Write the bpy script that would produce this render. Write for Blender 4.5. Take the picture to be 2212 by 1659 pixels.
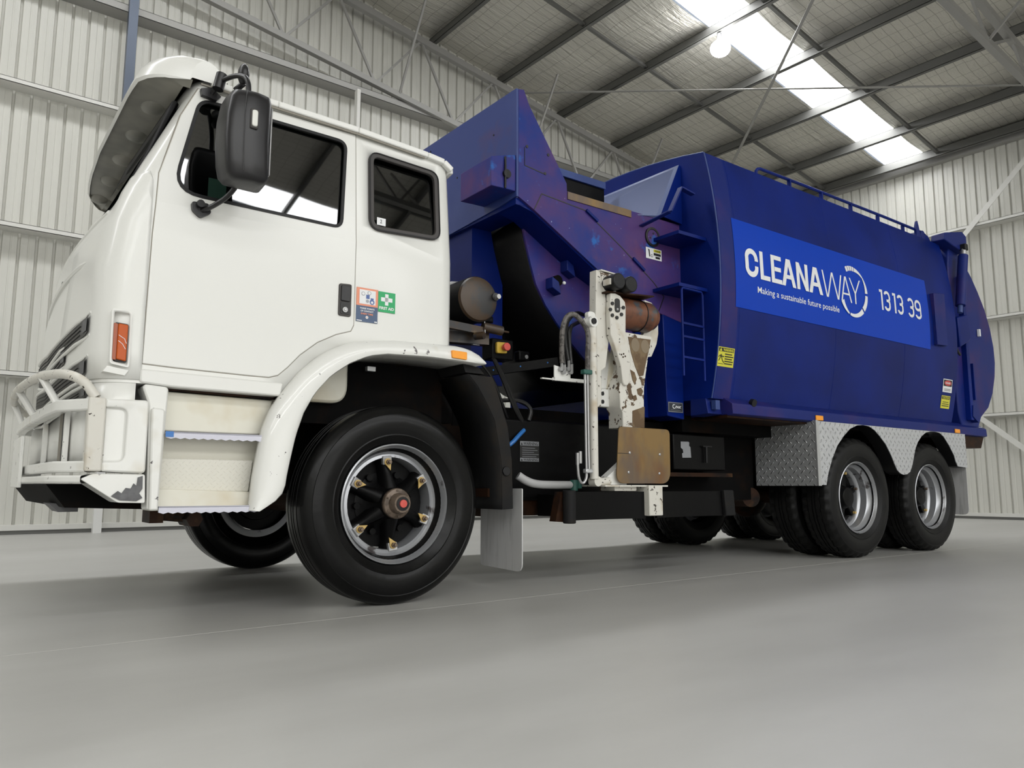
import bpy, bmesh, math, random
from mathutils import Vector, Matrix
random.seed(7)
for o in list(bpy.data.objects): bpy.data.objects.remove(o, do_unlink=True)
SC = bpy.context.scene
COL = SC.collection
R = math.radians

# ------------------------------------------------------------------ camera, world, light, exposure
cam = bpy.data.cameras.new('camera'); cam.lens = 27.135; cam.sensor_width = 36; cam.clip_end = 200
co = bpy.data.objects.new('camera', cam); COL.objects.link(co); SC.camera = co
XC = Vector((0.785177, -0.619267, 0.002353)); YD = Vector((0.082781, 0.101191, -0.991417)); ZF = Vector((0.613714, 0.778632, 0.130717))
m = Matrix((XC, -YD, -ZF)).transposed().to_4x4(); m.translation = Vector((0, 0, .616)); co.matrix_world = m

W = bpy.data.worlds.new('world'); SC.world = W; W.use_nodes = True
W.node_tree.nodes['Background'].inputs[0].default_value = (.75, .85, 1, 1)
W.node_tree.nodes['Background'].inputs[1].default_value = .6
SC.view_settings.view_transform = 'Standard'; SC.view_settings.look = 'None'; SC.view_settings.gamma = 1
SC.view_settings.use_curve_mapping = False
SC.view_settings.exposure = -0.08
SKY_E = 16.0       # brightness of the roof skylight panels (daylight behind them)
DOOR_E = 2.8       # daylight through the open roller door behind the camera
LAMP_E = 60.0

def area(name, loc, rot, sx, sy, power, col=(1, 1, 1)):
    l = bpy.data.lights.new(name, 'AREA'); l.shape = 'RECTANGLE'; l.size = sx; l.size_y = sy; l.energy = power; l.color = col
    o = bpy.data.objects.new(name, l); COL.objects.link(o); o.location = loc; o.rotation_euler = rot; return o

# ------------------------------------------------------------------ materials
def nodes(name):
    mt = bpy.data.materials.new(name); mt.use_nodes = True; nt = mt.node_tree
    return mt, nt, nt.nodes['Principled BSDF']
def nn(nt, t, **k):
    n = nt.nodes.new(t)
    for a, v in k.items():
        if a.startswith('i_'):
            key = a[2:].replace('_', ' '); n.inputs[int(key) if key.isdigit() else key].default_value = v
        else: setattr(n, a, v)
    return n
def pbr(name, col, rough=.5, metal=0, coat=0, spec=.5, trans=0, emit=None, es=0, bump=0, bscale=40, var=0, vscale=3, alpha=1):
    mt, nt, b = nodes(name); c = (*col, 1)
    b.inputs['Base Color'].default_value = c; b.inputs['Roughness'].default_value = rough; b.inputs['Metallic'].default_value = metal
    b.inputs['Coat Weight'].default_value = coat; b.inputs['Coat Roughness'].default_value = .16; b.inputs['Specular IOR Level'].default_value = spec
    b.inputs['Transmission Weight'].default_value = trans; b.inputs['Alpha'].default_value = alpha
    if emit: b.inputs['Emission Color'].default_value = (*emit, 1); b.inputs['Emission Strength'].default_value = es
    if bump or var: tc = nn(nt, 'ShaderNodeTexCoord')
    if bump:
        n = nn(nt, 'ShaderNodeTexNoise', i_Scale=bscale, i_Detail=3.0); bp = nn(nt, 'ShaderNodeBump', i_Strength=bump, i_Distance=.01)
        nt.links.new(tc.outputs['Object'], n.inputs['Vector']); nt.links.new(n.outputs[0], bp.inputs['Height']); nt.links.new(bp.outputs[0], b.inputs['Normal'])
    if var:
        n = nn(nt, 'ShaderNodeTexNoise', i_Scale=vscale, i_Detail=5.0); r = nn(nt, 'ShaderNodeValToRGB')
        r.color_ramp.elements[0].position = .35; r.color_ramp.elements[1].position = .65
        r.color_ramp.elements[0].color = tuple(x * (1 - var) for x in col) + (1,); r.color_ramp.elements[1].color = tuple(min(1, x * (1 + var)) for x in col) + (1,)
        nt.links.new(tc.outputs['Object'], n.inputs['Vector']); nt.links.new(n.outputs[0], r.inputs[0]); nt.links.new(r.outputs[0], b.inputs['Base Color'])
    return mt
def patched(name, base, layers, rough=.35, metal=0, coat=0, mapscale=(1, 1, 1), bump=0, spec=.5):
    """base paint with worn patches: layers = [(colour, noise scale, low, high, detail, zmin, zmax)] ; a patch shows where the noise is over low"""
    mt, nt, b = nodes(name); b.inputs['Roughness'].default_value = rough; b.inputs['Metallic'].default_value = metal; b.inputs['Coat Weight'].default_value = coat; b.inputs['Specular IOR Level'].default_value = spec
    tc = nn(nt, 'ShaderNodeTexCoord'); mp = nn(nt, 'ShaderNodeMapping'); mp.inputs['Scale'].default_value = mapscale
    nt.links.new(tc.outputs['Object'], mp.inputs['Vector']); prev = None; k = 0
    sep = nn(nt, 'ShaderNodeSeparateXYZ'); nt.links.new(tc.outputs['Object'], sep.inputs[0])
    for L in layers:
        col, sc, lo, hi, det = L[:5]; k += 1
        off = nn(nt, 'ShaderNodeVectorMath', operation='ADD'); off.inputs[1].default_value = (k * 3.7, k * 1.3, k * 2.1)
        nt.links.new(mp.outputs[0], off.inputs[0])
        n = nn(nt, 'ShaderNodeTexNoise', i_Scale=sc, i_Detail=det, i_Roughness=.6); nt.links.new(off.outputs[0], n.inputs['Vector'])
        mr = nn(nt, 'ShaderNodeMapRange'); mr.inputs[1].default_value = lo; mr.inputs[2].default_value = hi; nt.links.new(n.outputs[0], mr.inputs[0])
        fac = mr.outputs[0]
        if len(L) > 5:
            zr = nn(nt, 'ShaderNodeMapRange'); zr.inputs[1].default_value = L[6]; zr.inputs[2].default_value = L[5]
            nt.links.new(sep.outputs[L[7] if len(L) > 7 else 2], zr.inputs[0])
            mu = nn(nt, 'ShaderNodeMath', operation='MULTIPLY'); nt.links.new(fac, mu.inputs[0]); nt.links.new(zr.outputs[0], mu.inputs[1]); fac = mu.outputs[0]
        mx = nn(nt, 'ShaderNodeMix', data_type='RGBA'); mx.inputs['B'].default_value = (*col, 1)
        nt.links.new(fac, mx.inputs[0])
        if prev: nt.links.new(prev, mx.inputs['A'])
        else: mx.inputs['A'].default_value = (*base, 1)
        prev = mx.outputs['Result']
    nt.links.new(prev, b.inputs['Base Color'])
    if bump:
        n = nn(nt, 'ShaderNodeTexNoise', i_Scale=30, i_Detail=3.0); bp = nn(nt, 'ShaderNodeBump', i_Strength=bump, i_Distance=.01)
        nt.links.new(mp.outputs[0], n.inputs['Vector']); nt.links.new(n.outputs[0], bp.inputs['Height']); nt.links.new(bp.outputs[0], b.inputs['Normal'])
    return mt

WHITE = (.79, .79, .755)
M = dict(
 white=pbr('white_paint', WHITE, .32, coat=.35, spec=.4),
 white_worn=patched('white_paint_chipped', WHITE, [((.12, .11, .11), 22, .665, .675, 6), ((.55, .50, .38), 3, .6, .8, 3)], .3, coat=.3),
 white_chips=patched('white_paint_heavily_chipped', (.66, .64, .58), [((.045, .035, .028), 30, .64, .65, 4), ((.5, .42, .3), 5, .55, .75, 3)], .4),
 white_flaked=patched('white_paint_flaked_to_rust', (.68, .66, .60), [((.10, .06, .03), 13, .575, .58, 5), ((.05, .035, .025), 34, .63, .64, 4)], .45),
 white_scraped=patched('white_paint_scraped_grey', WHITE, [((.10, .10, .105), 4.5, .36, .37, 9, -1.195, -1.42, 0), ((.13, .12, .12), 22, .68, .69, 6)], .35),
 steppaint=patched('step_panel_cream', (.74, .72, .62), [((.60, .52, .36), 2.2, .5, .75, 4), ((.12, .11, .1), 40, .74, .75, 5)], .35),
 gap=pbr('panel_gap', (.03, .03, .028), .8),
 seam=pbr('seam_sealant', (.30, .28, .24), .8),
 rubber=pbr('black_rubber', (.008, .008, .009), .45, spec=.35),
 trim=pbr('grey_brown_rubber_seal', (.05, .045, .043), .5),
 mirror=pbr('black_plastic', (.012, .0115, .013), .36, bump=.04, bscale=90),
 tyre=pbr('tyre_rubber', (.0035, .0035, .0035), .27, spec=.2, bump=.25, bscale=9, var=.3, vscale=5),
 tread=pbr('tyre_tread_rubber', (.005, .005, .005), .5, spec=.25),
 rim=patched('silver_rim_paint', (.42, .43, .45), [((.10, .09, .09), 9, .62, .7, 4)], .32, metal=.6),
 rimdark=pbr('black_rim', (.006, .006, .006), .25),
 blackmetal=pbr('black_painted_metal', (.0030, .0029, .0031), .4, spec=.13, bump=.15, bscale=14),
 chassis=patched('chassis_black', (.0022, .002, .002), [((.010, .0045, .002), 4, .52, .7, 5)], .8, spec=.12),
 guardblack=patched('black_guard', (.014, .014, .0145), [((.024, .020, .016), 5, .5, .75, 4)], .5, spec=.12),
 hubbrown=patched('oily_brown_hub', (.16, .12, .09), [((.07, .05, .035), 22, .45, .6, 4)], .42, metal=.3),
 red=pbr('red_plastic', (.62, .09, .07), .35),
 yellowtag=pbr('tan_plastic_pointer', (.55, .38, .13), .4),
 nut=pbr('brown_steel_nut', (.20, .15, .11), .4, metal=.6),
 steel=pbr('galvanised_steel_bright', (.42, .42, .42), .35, metal=.7),
 blue=pbr('blue_paint', (.0008, .012, .140), .40, spec=.2, var=.25, vscale=1.2),
 bluescuff=patched('blue_paint_faded_purple', (.010, .030, .20), [((.075, .035, .15), 1.4, .42, .62, 5), ((.13, .05, .12), 2.3, .55, .72, 6), ((.02, .12, .42), 5, .62, .70, 7), ((.42, .55, .75), 24, .715, .73, 8)], .42, spec=.22),
 bluepurple=patched('blue_paint_half_faded', (.007, .018, .145), [((.045, .024, .12), 1.6, .50, .72, 4)], .42, spec=.22),
 bluepale=patched('blue_paint_chalky', (.028, .055, .20), [((.05, .09, .28), 1.5, .45, .7, 4)], .5),
 bluebright=pbr('bright_blue_vinyl', (.0, .045, .44), .35, spec=.2),
 decal=pbr('white_vinyl', (.80, .81, .82), .35),
 navy=pbr('navy_print', (.07, .11, .2), .4), orange=pbr('orange_print', (.80, .30, .18), .4), green=pbr('green_print', (.02, .38, .13), .4),
 yellow=pbr('yellow_vinyl', (.66, .62, .05), .4), black=pbr('black_print', (.012, .012, .012), .4), redprint=pbr('red_print', (.55, .06, .06), .4),
 blueprint=pbr('blue_print', (.08, .14, .36), .4), greyprint=pbr('grey_plate_print', (.3, .31, .33), .35, metal=.4),
 amber=pbr('amber_lens', (.52, .085, .003), .25, coat=.2, spec=.3), amberpale=pbr('amber_reflector', (.98, .36, .02), .3, coat=.3),
 amberside=pbr('amber_lens_side', (.38, .10, .045), .3),
 rust=patched('rust_brown', (.028, .012, .006), [((.010, .007, .006), 5, .5, .62, 5), ((.06, .03, .012), 8, .58, .7, 5)], .5, spec=.12),
 rustplate=patched('rusty_ochre_steel', (.24, .15, .055), [((.145, .105, .075), 4.5, .42, .60, 3), ((.18, .085, .03), 3.2, .50, .68, 4)], .42, metal=.25, mapscale=(1, 1, .5)),
 tank=patched('oily_brown_tank', (.055, .032, .016), [((.030, .029, .030), 6, .48, .60, 4), ((.11, .07, .03), 12, .60, .7, 5)], .4),
 motor=patched('dull_red_brown', (.16, .060, .030), [((.055, .028, .02), 6, .50, .62, 4), ((.06, .07, .08), 9, .58, .66, 4)], .4),
 hose=pbr('rubber_hose', (.010, .010, .010), .4), hosegrey=patched('dusty_hose', (.13, .12, .11), [((.05, .045, .04), 30, .5, .55, 4)], .55),
 hoseblue=pbr('blue_hose', (.03, .17, .50), .3), hosewhite=pbr('white_corrugated_sleeve', (.42, .42, .42), .5),
 greenclamp=pbr('green_clamp', (.02, .10, .08), .4),
 alu=pbr('aluminium', (.60, .61, .62), .30, metal=.65),
 flap=patched('pale_grey_rubber', (.50, .50, .50), [((.38, .38, .38), 6, .5, .7, 3)], .5, mapscale=(1, 6, .5)),
 visor=patched('smoked_grey_plastic', (.30, .29, .25), [((.19, .19, .165), 3, .45, .65, 3)], .28),
 cabin=pbr('dark_cabin_trim', (.035, .035, .038), .7), seat=pbr('seat_fabric', (.05, .05, .06), .8), dash=pbr('grey_dash', (.12, .12, .125), .6),
 paper=pbr('pale_green_card', (.42, .62, .55), .6), ledge=pbr('violet_edge', (.16, .12, .28), .5),
 purlin=pbr('galvanised_purlin', (.13, .13, .122), .5, metal=.25), truss=pbr('galvanised_truss', (.33, .325, .31), .45, metal=.25),
 girt=pbr('painted_girt', (.66, .655, .62), .45), column=pbr('dark_steel_column', (.10, .12, .16), .4, metal=.5), whitepost=pbr('white_post', (.74, .74, .72), .4),
 lampbody=pbr('lamp_housing', (.25, .25, .26), .4, metal=.5),
 lens=pbr('clear_lens', (.75, .75, .7), .15, coat=.5),
)
def glass(name, tint, rough=.02):
    mt, nt, b = nodes(name); nt.nodes.remove(b); out = nt.nodes['Material Output']
    g = nn(nt, 'ShaderNodeBsdfGlossy', i_Roughness=rough); g.inputs[0].default_value = (1, 1, 1, 1)
    t = nn(nt, 'ShaderNodeBsdfTransparent'); t.inputs[0].default_value = (*tint, 1)
    lw = nn(nt, 'ShaderNodeLayerWeight', i_Blend=.5); pw = nn(nt, 'ShaderNodeMath', operation='POWER'); pw.inputs[1].default_value = 4.0; nt.links.new(lw.outputs['Facing'], pw.inputs[0])
    f = nn(nt, 'ShaderNodeMath', operation='MULTIPLY_ADD'); f.inputs[1].default_value = .9; f.inputs[2].default_value = .075; nt.links.new(pw.outputs[0], f.inputs[0]); mx = nn(nt, 'ShaderNodeMixShader')
    nt.links.new(f.outputs[0], mx.inputs[0]); nt.links.new(t.outputs[0], mx.inputs[1]); nt.links.new(g.outputs[0], mx.inputs[2]); nt.links.new(mx.outputs[0], out.inputs[0]); return mt
M['motor_mark'] = pbr('pale_brown_mark', (.22, .17, .11), .5); M['scrape'] = pbr('scraped_grey', (.11, .11, .115), .5, var=.3, vscale=20); M['ochre_dark'] = patched('worn_brown_steel', (.13, .08, .04), [((.19, .13, .07), 8, .5, .6, 4)], .5, metal=.2)
M['glass'] = glass('tinted_cab_glass', (.20, .25, .23)); M['farglass'] = glass('dark_far_glass', (.05, .06, .06))
def emis(name, col, s):
    mt, nt, b = nodes(name); nt.nodes.remove(b); e = nn(nt, 'ShaderNodeEmission', i_Strength=s); e.inputs[0].default_value = (*col, 1)
    nt.links.new(e.outputs[0], nt.nodes['Material Output'].inputs[0]); return mt
M['sky'] = emis('translucent_skylight_sheet', (.98, .99, 1.0), SKY_E)
M['doorlight'] = emis('daylight_in_door', (1.0, .99, .97), DOOR_E)
M['lamp'] = emis('lit_lamp', (1, 1, 1), LAMP_E)

def mat_floor():
    mt, nt, b = nodes('polished_concrete'); tc = nn(nt, 'ShaderNodeTexCoord')
    mp = nn(nt, 'ShaderNodeMapping'); mp.inputs['Scale'].default_value = (.35, 1.1, 1); nt.links.new(tc.outputs['Object'], mp.inputs[0])
    n1 = nn(nt, 'ShaderNodeTexNoise', i_Scale=.9, i_Detail=7.0, i_Roughness=.6); n2 = nn(nt, 'ShaderNodeTexNoise', i_Scale=30, i_Detail=4.0)
    nt.links.new(mp.outputs[0], n1.inputs[0]); nt.links.new(tc.outputs['Object'], n2.inputs[0])
    r = nn(nt, 'ShaderNodeValToRGB'); r.color_ramp.elements[0].position = .32; r.color_ramp.elements[1].position = .68
    r.color_ramp.elements[0].color = (.40, .395, .375, 1); r.color_ramp.elements[1].color = (.50, .495, .475, 1); nt.links.new(n1.outputs[0], r.inputs[0])
    # a few small dried splashes and marks of their own shape
    n3 = nn(nt, 'ShaderNodeTexNoise', i_Scale=2.2, i_Detail=8.0, i_Roughness=.75); nt.links.new(tc.outputs['Object'], n3.inputs[0])
    mr = nn(nt, 'ShaderNodeMapRange'); mr.inputs[1].default_value = .70; mr.inputs[2].default_value = .74; mr.inputs[4].default_value = .55; nt.links.new(n3.outputs[0], mr.inputs[0])
    mx = nn(nt, 'ShaderNodeMix', data_type='RGBA'); mx.inputs['B'].default_value = (.22, .21, .18, 1); nt.links.new(mr.outputs[0], mx.inputs[0]); nt.links.new(r.outputs[0], mx.inputs['A'])
    nt.links.new(mx.outputs['Result'], b.inputs['Base Color'])
    rr = nn(nt, 'ShaderNodeMapRange'); rr.inputs[3].default_value = .30; rr.inputs[4].default_value = .46; nt.links.new(n1.outputs[0], rr.inputs[0]); nt.links.new(rr.outputs[0], b.inputs['Roughness'])
    bp = nn(nt, 'ShaderNodeBump', i_Strength=.03, i_Distance=.01); nt.links.new(n2.outputs[0], bp.inputs['Height']); nt.links.new(bp.outputs[0], b.inputs['Normal'])
    b.inputs['Specular IOR Level'].default_value = .45
    return mt
M['floor'] = mat_floor()
def mat_wall(name, col):
    mt, nt, b = nodes(name); tc = nn(nt, 'ShaderNodeTexCoord'); mp = nn(nt, 'ShaderNodeMapping'); mp.inputs['Scale'].default_value = (3, 3, .15)
    n = nn(nt, 'ShaderNodeTexNoise', i_Scale=3, i_Detail=4.0); r = nn(nt, 'ShaderNodeValToRGB')
    r.color_ramp.elements[0].position = .3; r.color_ramp.elements[1].position = .7
    r.color_ramp.elements[0].color = tuple(c * .93 for c in col) + (1,); r.color_ramp.elements[1].color = (*col, 1)
    nt.links.new(tc.outputs['Object'], mp.inputs[0]); nt.links.new(mp.outputs[0], n.inputs[0]); nt.links.new(n.outputs[0], r.inputs[0]); nt.links.new(r.outputs[0], b.inputs['Base Color'])
    b.inputs['Roughness'].default_value = .38; return mt
M['wall'] = mat_wall('cream_ribbed_sheet', (.62, .615, .565))
def mat_foil():
    mt, nt, b = nodes('foil_blanket_with_wire'); tc = nn(nt, 'ShaderNodeTexCoord')
    sep = nn(nt, 'ShaderNodeSeparateXYZ'); nt.links.new(tc.outputs['Object'], sep.inputs[0])
    nz = nn(nt, 'ShaderNodeTexNoise', i_Scale=1.5, i_Detail=2.0); nt.links.new(tc.outputs['Object'], nz.inputs[0])
    facs = []
    for ax, per in ((0, .30), (1, .15)):
        ad = nn(nt, 'ShaderNodeMath', operation='MULTIPLY_ADD'); ad.inputs[1].default_value = .12; nt.links.new(nz.outputs[0], ad.inputs[0]); nt.links.new(sep.outputs[ax], ad.inputs[2])
        pp = nn(nt, 'ShaderNodeMath', operation='PINGPONG'); pp.inputs[1].default_value = per / 2; nt.links.new(ad.outputs[0], pp.inputs[0])
        lt = nn(nt, 'ShaderNodeMath', operation='LESS_THAN'); lt.inputs[1].default_value = .005; nt.links.new(pp.outputs[0], lt.inputs[0]); facs.append(lt.outputs[0])
    mx = nn(nt, 'ShaderNodeMath', operation='MAXIMUM'); nt.links.new(facs[0], mx.inputs[0]); nt.links.new(facs[1], mx.inputs[1])
    c = nn(nt, 'ShaderNodeMix', data_type='RGBA'); c.inputs['A'].default_value = (.68, .66, .60, 1); c.inputs['B'].default_value = (.40, .385, .345, 1); nt.links.new(mx.outputs[0], c.inputs[0]); nt.links.new(c.outputs['Result'], b.inputs['Base Color'])
    mp = nn(nt, 'ShaderNodeMapping'); mp.inputs['Scale'].default_value = (1.4, 9, 1); nt.links.new(tc.outputs['Object'], mp.inputs[0])
    n2 = nn(nt, 'ShaderNodeTexNoise', i_Scale=1.6, i_Detail=5.0, i_Roughness=.65); nt.links.new(mp.outputs[0], n2.inputs[0])
    bp = nn(nt, 'ShaderNodeBump', i_Strength=.75, i_Distance=.06); nt.links.new(n2.outputs[0], bp.inputs['Height']); nt.links.new(bp.outputs[0], b.inputs['Normal'])
    b.inputs['Metallic'].default_value = .55; b.inputs['Roughness'].default_value = .42; return mt
M['foil'] = mat_foil()
def mat_chequer(name, col, ang=0, planes='XZ', psz=.052, st=1.0):
    """chequer plate: raised lozenges in alternating directions"""
    mt, nt, b = nodes(name); tc = nn(nt, 'ShaderNodeTexCoord'); sep = nn(nt, 'ShaderNodeSeparateXYZ'); nt.links.new(tc.outputs['Object'], sep.inputs[0])
    P_ = psz
    def mth(op, a, c=None, d=None):
        q = nn(nt, 'ShaderNodeMath', operation=op)
        for i, v in enumerate((a, c, d)):
            if v is None: continue
            if isinstance(v, (int, float)): q.inputs[i].default_value = v
            else: nt.links.new(v, q.inputs[i])
        return q.outputs[0]
    u0 = sep.outputs['XYZ'.index(planes[0])]; v0 = sep.outputs['XYZ'.index(planes[1])]
    u = mth('MULTIPLY', mth('ADD', u0, v0), .7071 / P_); v = mth('MULTIPLY', mth('SUBTRACT', u0, v0), .7071 / P_)
    u = mth('ADD', u, 500); v = mth('ADD', v, 500)
    par = mth('MODULO', mth('ADD', mth('FLOOR', u), mth('FLOOR', v)), 2)
    fu = mth('SUBTRACT', mth('FRACT', u), .5); fv = mth('SUBTRACT', mth('FRACT', v), .5)
    def ell(a, c): return mth('ADD', mth('MULTIPLY', mth('MULTIPLY', a, a), 5.0), mth('MULTIPLY', mth('MULTIPLY', c, c), 60))
    e1 = ell(fu, fv); e2 = ell(fv, fu)
    mix = mth('ADD', mth('MULTIPLY', e1, par), mth('MULTIPLY', e2, mth('SUBTRACT', 1.0, par)))
    hgt = mth('SUBTRACT', 1.0, mix); hc = nn(nt, 'ShaderNodeClamp'); nt.links.new(hgt, hc.inputs[0])
    bp = nn(nt, 'ShaderNodeBump', i_Strength=st, i_Distance=.010); nt.links.new(hc.outputs[0], bp.inputs['Height']); rr = nn(nt, 'ShaderNodeMapRange'); rr.inputs[3].default_value = .42; rr.inputs[4].default_value = .18; nt.links.new(hc.outputs[0], rr.inputs[0]); nt.links.new(rr.outputs[0], b.inputs['Roughness']); nt.links.new(bp.outputs[0], b.inputs['Normal'])
    b.inputs['Base Color'].default_value = (*col, 1); b.inputs['Metallic'].default_value = .55; return mt
M['chequer_side'] = mat_chequer('chequer_plate_side', (.62, .63, .65), planes='XZ')
M['chequer_front'] = mat_chequer('chequer_plate_front', (.52, .53, .54), planes='YZ')
M['chequer_white'] = mat_chequer('painted_chequer_plate', (.72, .70, .62), planes='XZ', psz=.020, st=.3)
M['chequer_white'].node_tree.nodes['Principled BSDF'].inputs['Metallic'].default_value = 0

# ------------------------------------------------------------------ mesh helpers
def V(*a): return Vector(a)
class MB:
    def __init__(s): s.v = []; s.f = []; s.mi = []
    def add(s, vs, fs, mi=0):
        n = len(s.v); s.v += [tuple(p) for p in vs]; s.f += [tuple(i + n for i in f) for f in fs]; s.mi += [mi] * len(fs); return s
    def box(s, x0, x1, y0, y1, z0, z1, mi=0):
        vs = [(x, y, z) for x in (x0, x1) for y in (y0, y1) for z in (z0, z1)]
        return s.add(vs, [(0, 1, 3, 2), (4, 6, 7, 5), (0, 4, 5, 1), (2, 3, 7, 6), (0, 2, 6, 4), (1, 5, 7, 3)], mi)
    def bar(s, a, b, w, h, up=(0, 0, 1), mi=0):
        a = Vector(a); b = Vector(b); d = (b - a).normalized(); u = Vector(up); sd = d.cross(u)
        if sd.length < 1e-4: sd = d.cross(Vector((0, 1, 0)))
        sd.normalize(); u = sd.cross(d).normalized(); vs = []
        for p in (a, b):
            for i, j in ((-1, -1), (1, -1), (1, 1), (-1, 1)): vs.append(p + sd * (i * w / 2) + u * (j * h / 2))
        return s.add(vs, [(0, 1, 2, 3), (7, 6, 5, 4), (0, 4, 5, 1), (1, 5, 6, 2), (2, 6, 7, 3), (3, 7, 4, 0)], mi)
    def cyl(s, a, b, r, n=24, r2=None, mi=0, caps=True):
        a = Vector(a); b = Vector(b); d = (b - a).normalized(); q = d.to_track_quat('Z', 'Y'); r2 = r if r2 is None else r2; vs = []
        for p, rr in ((a, r), (b, r2)):
            for i in range(n): t = 2 * math.pi * i / n; vs.append(p + q @ Vector((rr * math.cos(t), rr * math.sin(t), 0)))
        fs = [(i, (i + 1) % n, n + (i + 1) % n, n + i) for i in range(n)]
        if caps: fs += [tuple(range(n))[::-1], tuple(range(n, 2 * n))]
        return s.add(vs, fs, mi)
    def tube(s, path, r, n=12, mi=0, smooth=0, closed=False):
        P_ = [Vector(p) for p in path]
        for _ in range(smooth):
            q = [P_[0]]
            for a, b in zip(P_, P_[1:]): q += [a.lerp(b, .25), a.lerp(b, .75)]
            q.append(P_[-1]); P_ = q
        k = len(P_); rings = []; up = None
        for i, p in enumerate(P_):
            if closed: d = (P_[(i + 1) % k] - P_[i - 1]).normalized()
            else: d = (P_[min(i + 1, k - 1)] - P_[max(i - 1, 0)]).normalized()
            if up is None: up = d.orthogonal().normalized()
            up = (up - d * up.dot(d)).normalized(); sd = d.cross(up); rings.append([p + (up * math.cos(2 * math.pi * j / n) + sd * math.sin(2 * math.pi * j / n)) * r for j in range(n)])
        vs = [v for rg in rings for v in rg]; fs = []
        for i in range(k if closed else k - 1):
            for j in range(n): fs.append((i * n + j, i * n + (j + 1) % n, ((i + 1) % k) * n + (j + 1) % n, ((i + 1) % k) * n + j))
        if not closed: fs += [tuple(range(n))[::-1], tuple(range((k - 1) * n, k * n))]
        return s.add(vs, fs, mi)
    def prism(s, poly, ax, a, b, mi=0):
        """2-D polygon extruded along an axis: ax 'Y' -> poly (x,z); 'X' -> (y,z); 'Z' -> (x,y)"""
        def mk(p, t): return {'Y': (p[0], t, p[1]), 'X': (t, p[0], p[1]), 'Z': (p[0], p[1], t)}[ax]
        n = len(poly); vs = [mk(p, a) for p in poly] + [mk(p, b) for p in poly]
        return s.add(vs, [tuple(range(n)), tuple(range(2 * n - 1, n - 1, -1))] + [(i, n + i, n + (i + 1) % n, (i + 1) % n) for i in range(n)], mi)
    def grid(s, rows, mi=0, closed=False):
        n = len(rows[0]); vs = [p for r in rows for p in r]; fs = []
        for i in range(len(rows) - 1):
            for j in range(n if closed else n - 1): fs.append((i * n + j, i * n + (j + 1) % n, (i + 1) * n + (j + 1) % n, (i + 1) * n + j))
        return s.add(vs, fs, mi)
    def lathe(s, prof, c, n=64, mi=0, axis='Y', rfun=None):
        """prof = [(along, r)] about an axis through c"""
        rows = []
        for k, (y, r) in enumerate(prof):
            row = []
            for i in range(n):
                t = 2 * math.pi * i / n; rr = rfun(k, i, r) if rfun else r; a, b_ = rr * math.cos(t), rr * math.sin(t)
                row.append({'Y': (c[0] + a, c[1] + y, c[2] + b_), 'X': (c[0] + y, c[1] + a, c[2] + b_), 'Z': (c[0] + a, c[1] + b_, c[2] + y)}[axis])
            rows.append(row)
        return s.grid(rows, mi, closed=True)
    def sphere(s, c, r, n=16, mi=0, sc=(1, 1, 1)):
        rows = []
        for i in range(n // 2 + 1):
            p = math.pi * i / (n // 2); rows.append([(c[0] + sc[0] * r * math.sin(p) * math.cos(2 * math.pi * j / n), c[1] + sc[1] * r * math.sin(p) * math.sin(2 * math.pi * j / n), c[2] + sc[2] * r * math.cos(p)) for j in range(n)])
        return s.grid(rows, mi, closed=True)
    def build(s, name, mats, parent=None, bevel=0, seg=2, ang=35, sub=0, solid=0, flat=False, recalc=True):
        me = bpy.data.meshes.new(name); me.from_pydata(s.v, [], s.f)
        if not isinstance(mats, (list, tuple)): mats = [mats]
        for q in mats: me.materials.append(M[q] if isinstance(q, str) else q)
        for p, i in zip(me.polygons, s.mi): p.material_index = min(i, len(mats) - 1)
        bm = bmesh.new(); bm.from_mesh(me); bmesh.ops.remove_doubles(bm, verts=bm.verts, dist=1e-5)
        if recalc: bmesh.ops.recalc_face_normals(bm, faces=bm.faces)
        for e in bm.edges: e.smooth = not (len(e.link_faces) == 2 and e.calc_face_angle(0) > R(ang))
        for f in bm.faces: f.smooth = not flat
        bm.to_mesh(me); bm.free()
        o = bpy.data.objects.new(name, me); COL.objects.link(o)
        if parent: o.parent = parent
        if solid: md = o.modifiers.new('s', 'SOLIDIFY'); md.thickness = solid; md.offset = 0
        if bevel: md = o.modifiers.new('b', 'BEVEL'); md.width = bevel; md.segments = seg; md.limit_method = 'ANGLE'; md.angle_limit = R(35); md.harden_normals = False
        if sub: md = o.modifiers.new('u', 'SUBSURF'); md.levels = sub; md.render_levels = sub
        return o
def struct(o): o['kind'] = 'structure'; return o
def thing(name, label, cat, loc=(0, 0, 0), rz=0, group=None):
    o = bpy.data.objects.new(name, None); COL.objects.link(o); o.location = loc; o.rotation_euler = (0, 0, rz)
    o['label'] = label; o['category'] = cat
    if group: o['group'] = group
    return o
def tag(o, label, cat, group=None):
    o['label'] = label; o['category'] = cat
    if group: o['group'] = group
    return o
def copy_tree(o, parent=None):
    c = o.copy(); COL.objects.link(c); c.parent = parent
    for ch in list(o.children): copy_tree(ch, c)
    return c
def boolean(o, cutter, op='DIFFERENCE'):
    cutter.parent = o.parent; bv = [(q.width, q.segments, q.angle_limit) for q in o.modifiers if q.type == 'BEVEL']; o.modifiers.clear()
    md = o.modifiers.new('bool', 'BOOLEAN'); md.object = cutter; md.operation = op; md.solver = 'EXACT'
    bpy.context.view_layer.update(); dg = bpy.context.evaluated_depsgraph_get()
    me = bpy.data.meshes.new_from_object(o.evaluated_get(dg)); o.modifiers.clear(); old = o.data;  o.data = me; bpy.data.meshes.remove(old)
    bpy.data.objects.remove(cutter, do_unlink=True)
    for w_, sg, al in bv: md = o.modifiers.new('b', 'BEVEL'); md.width = w_; md.segments = sg; md.limit_method = 'ANGLE'; md.angle_limit = al
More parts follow.
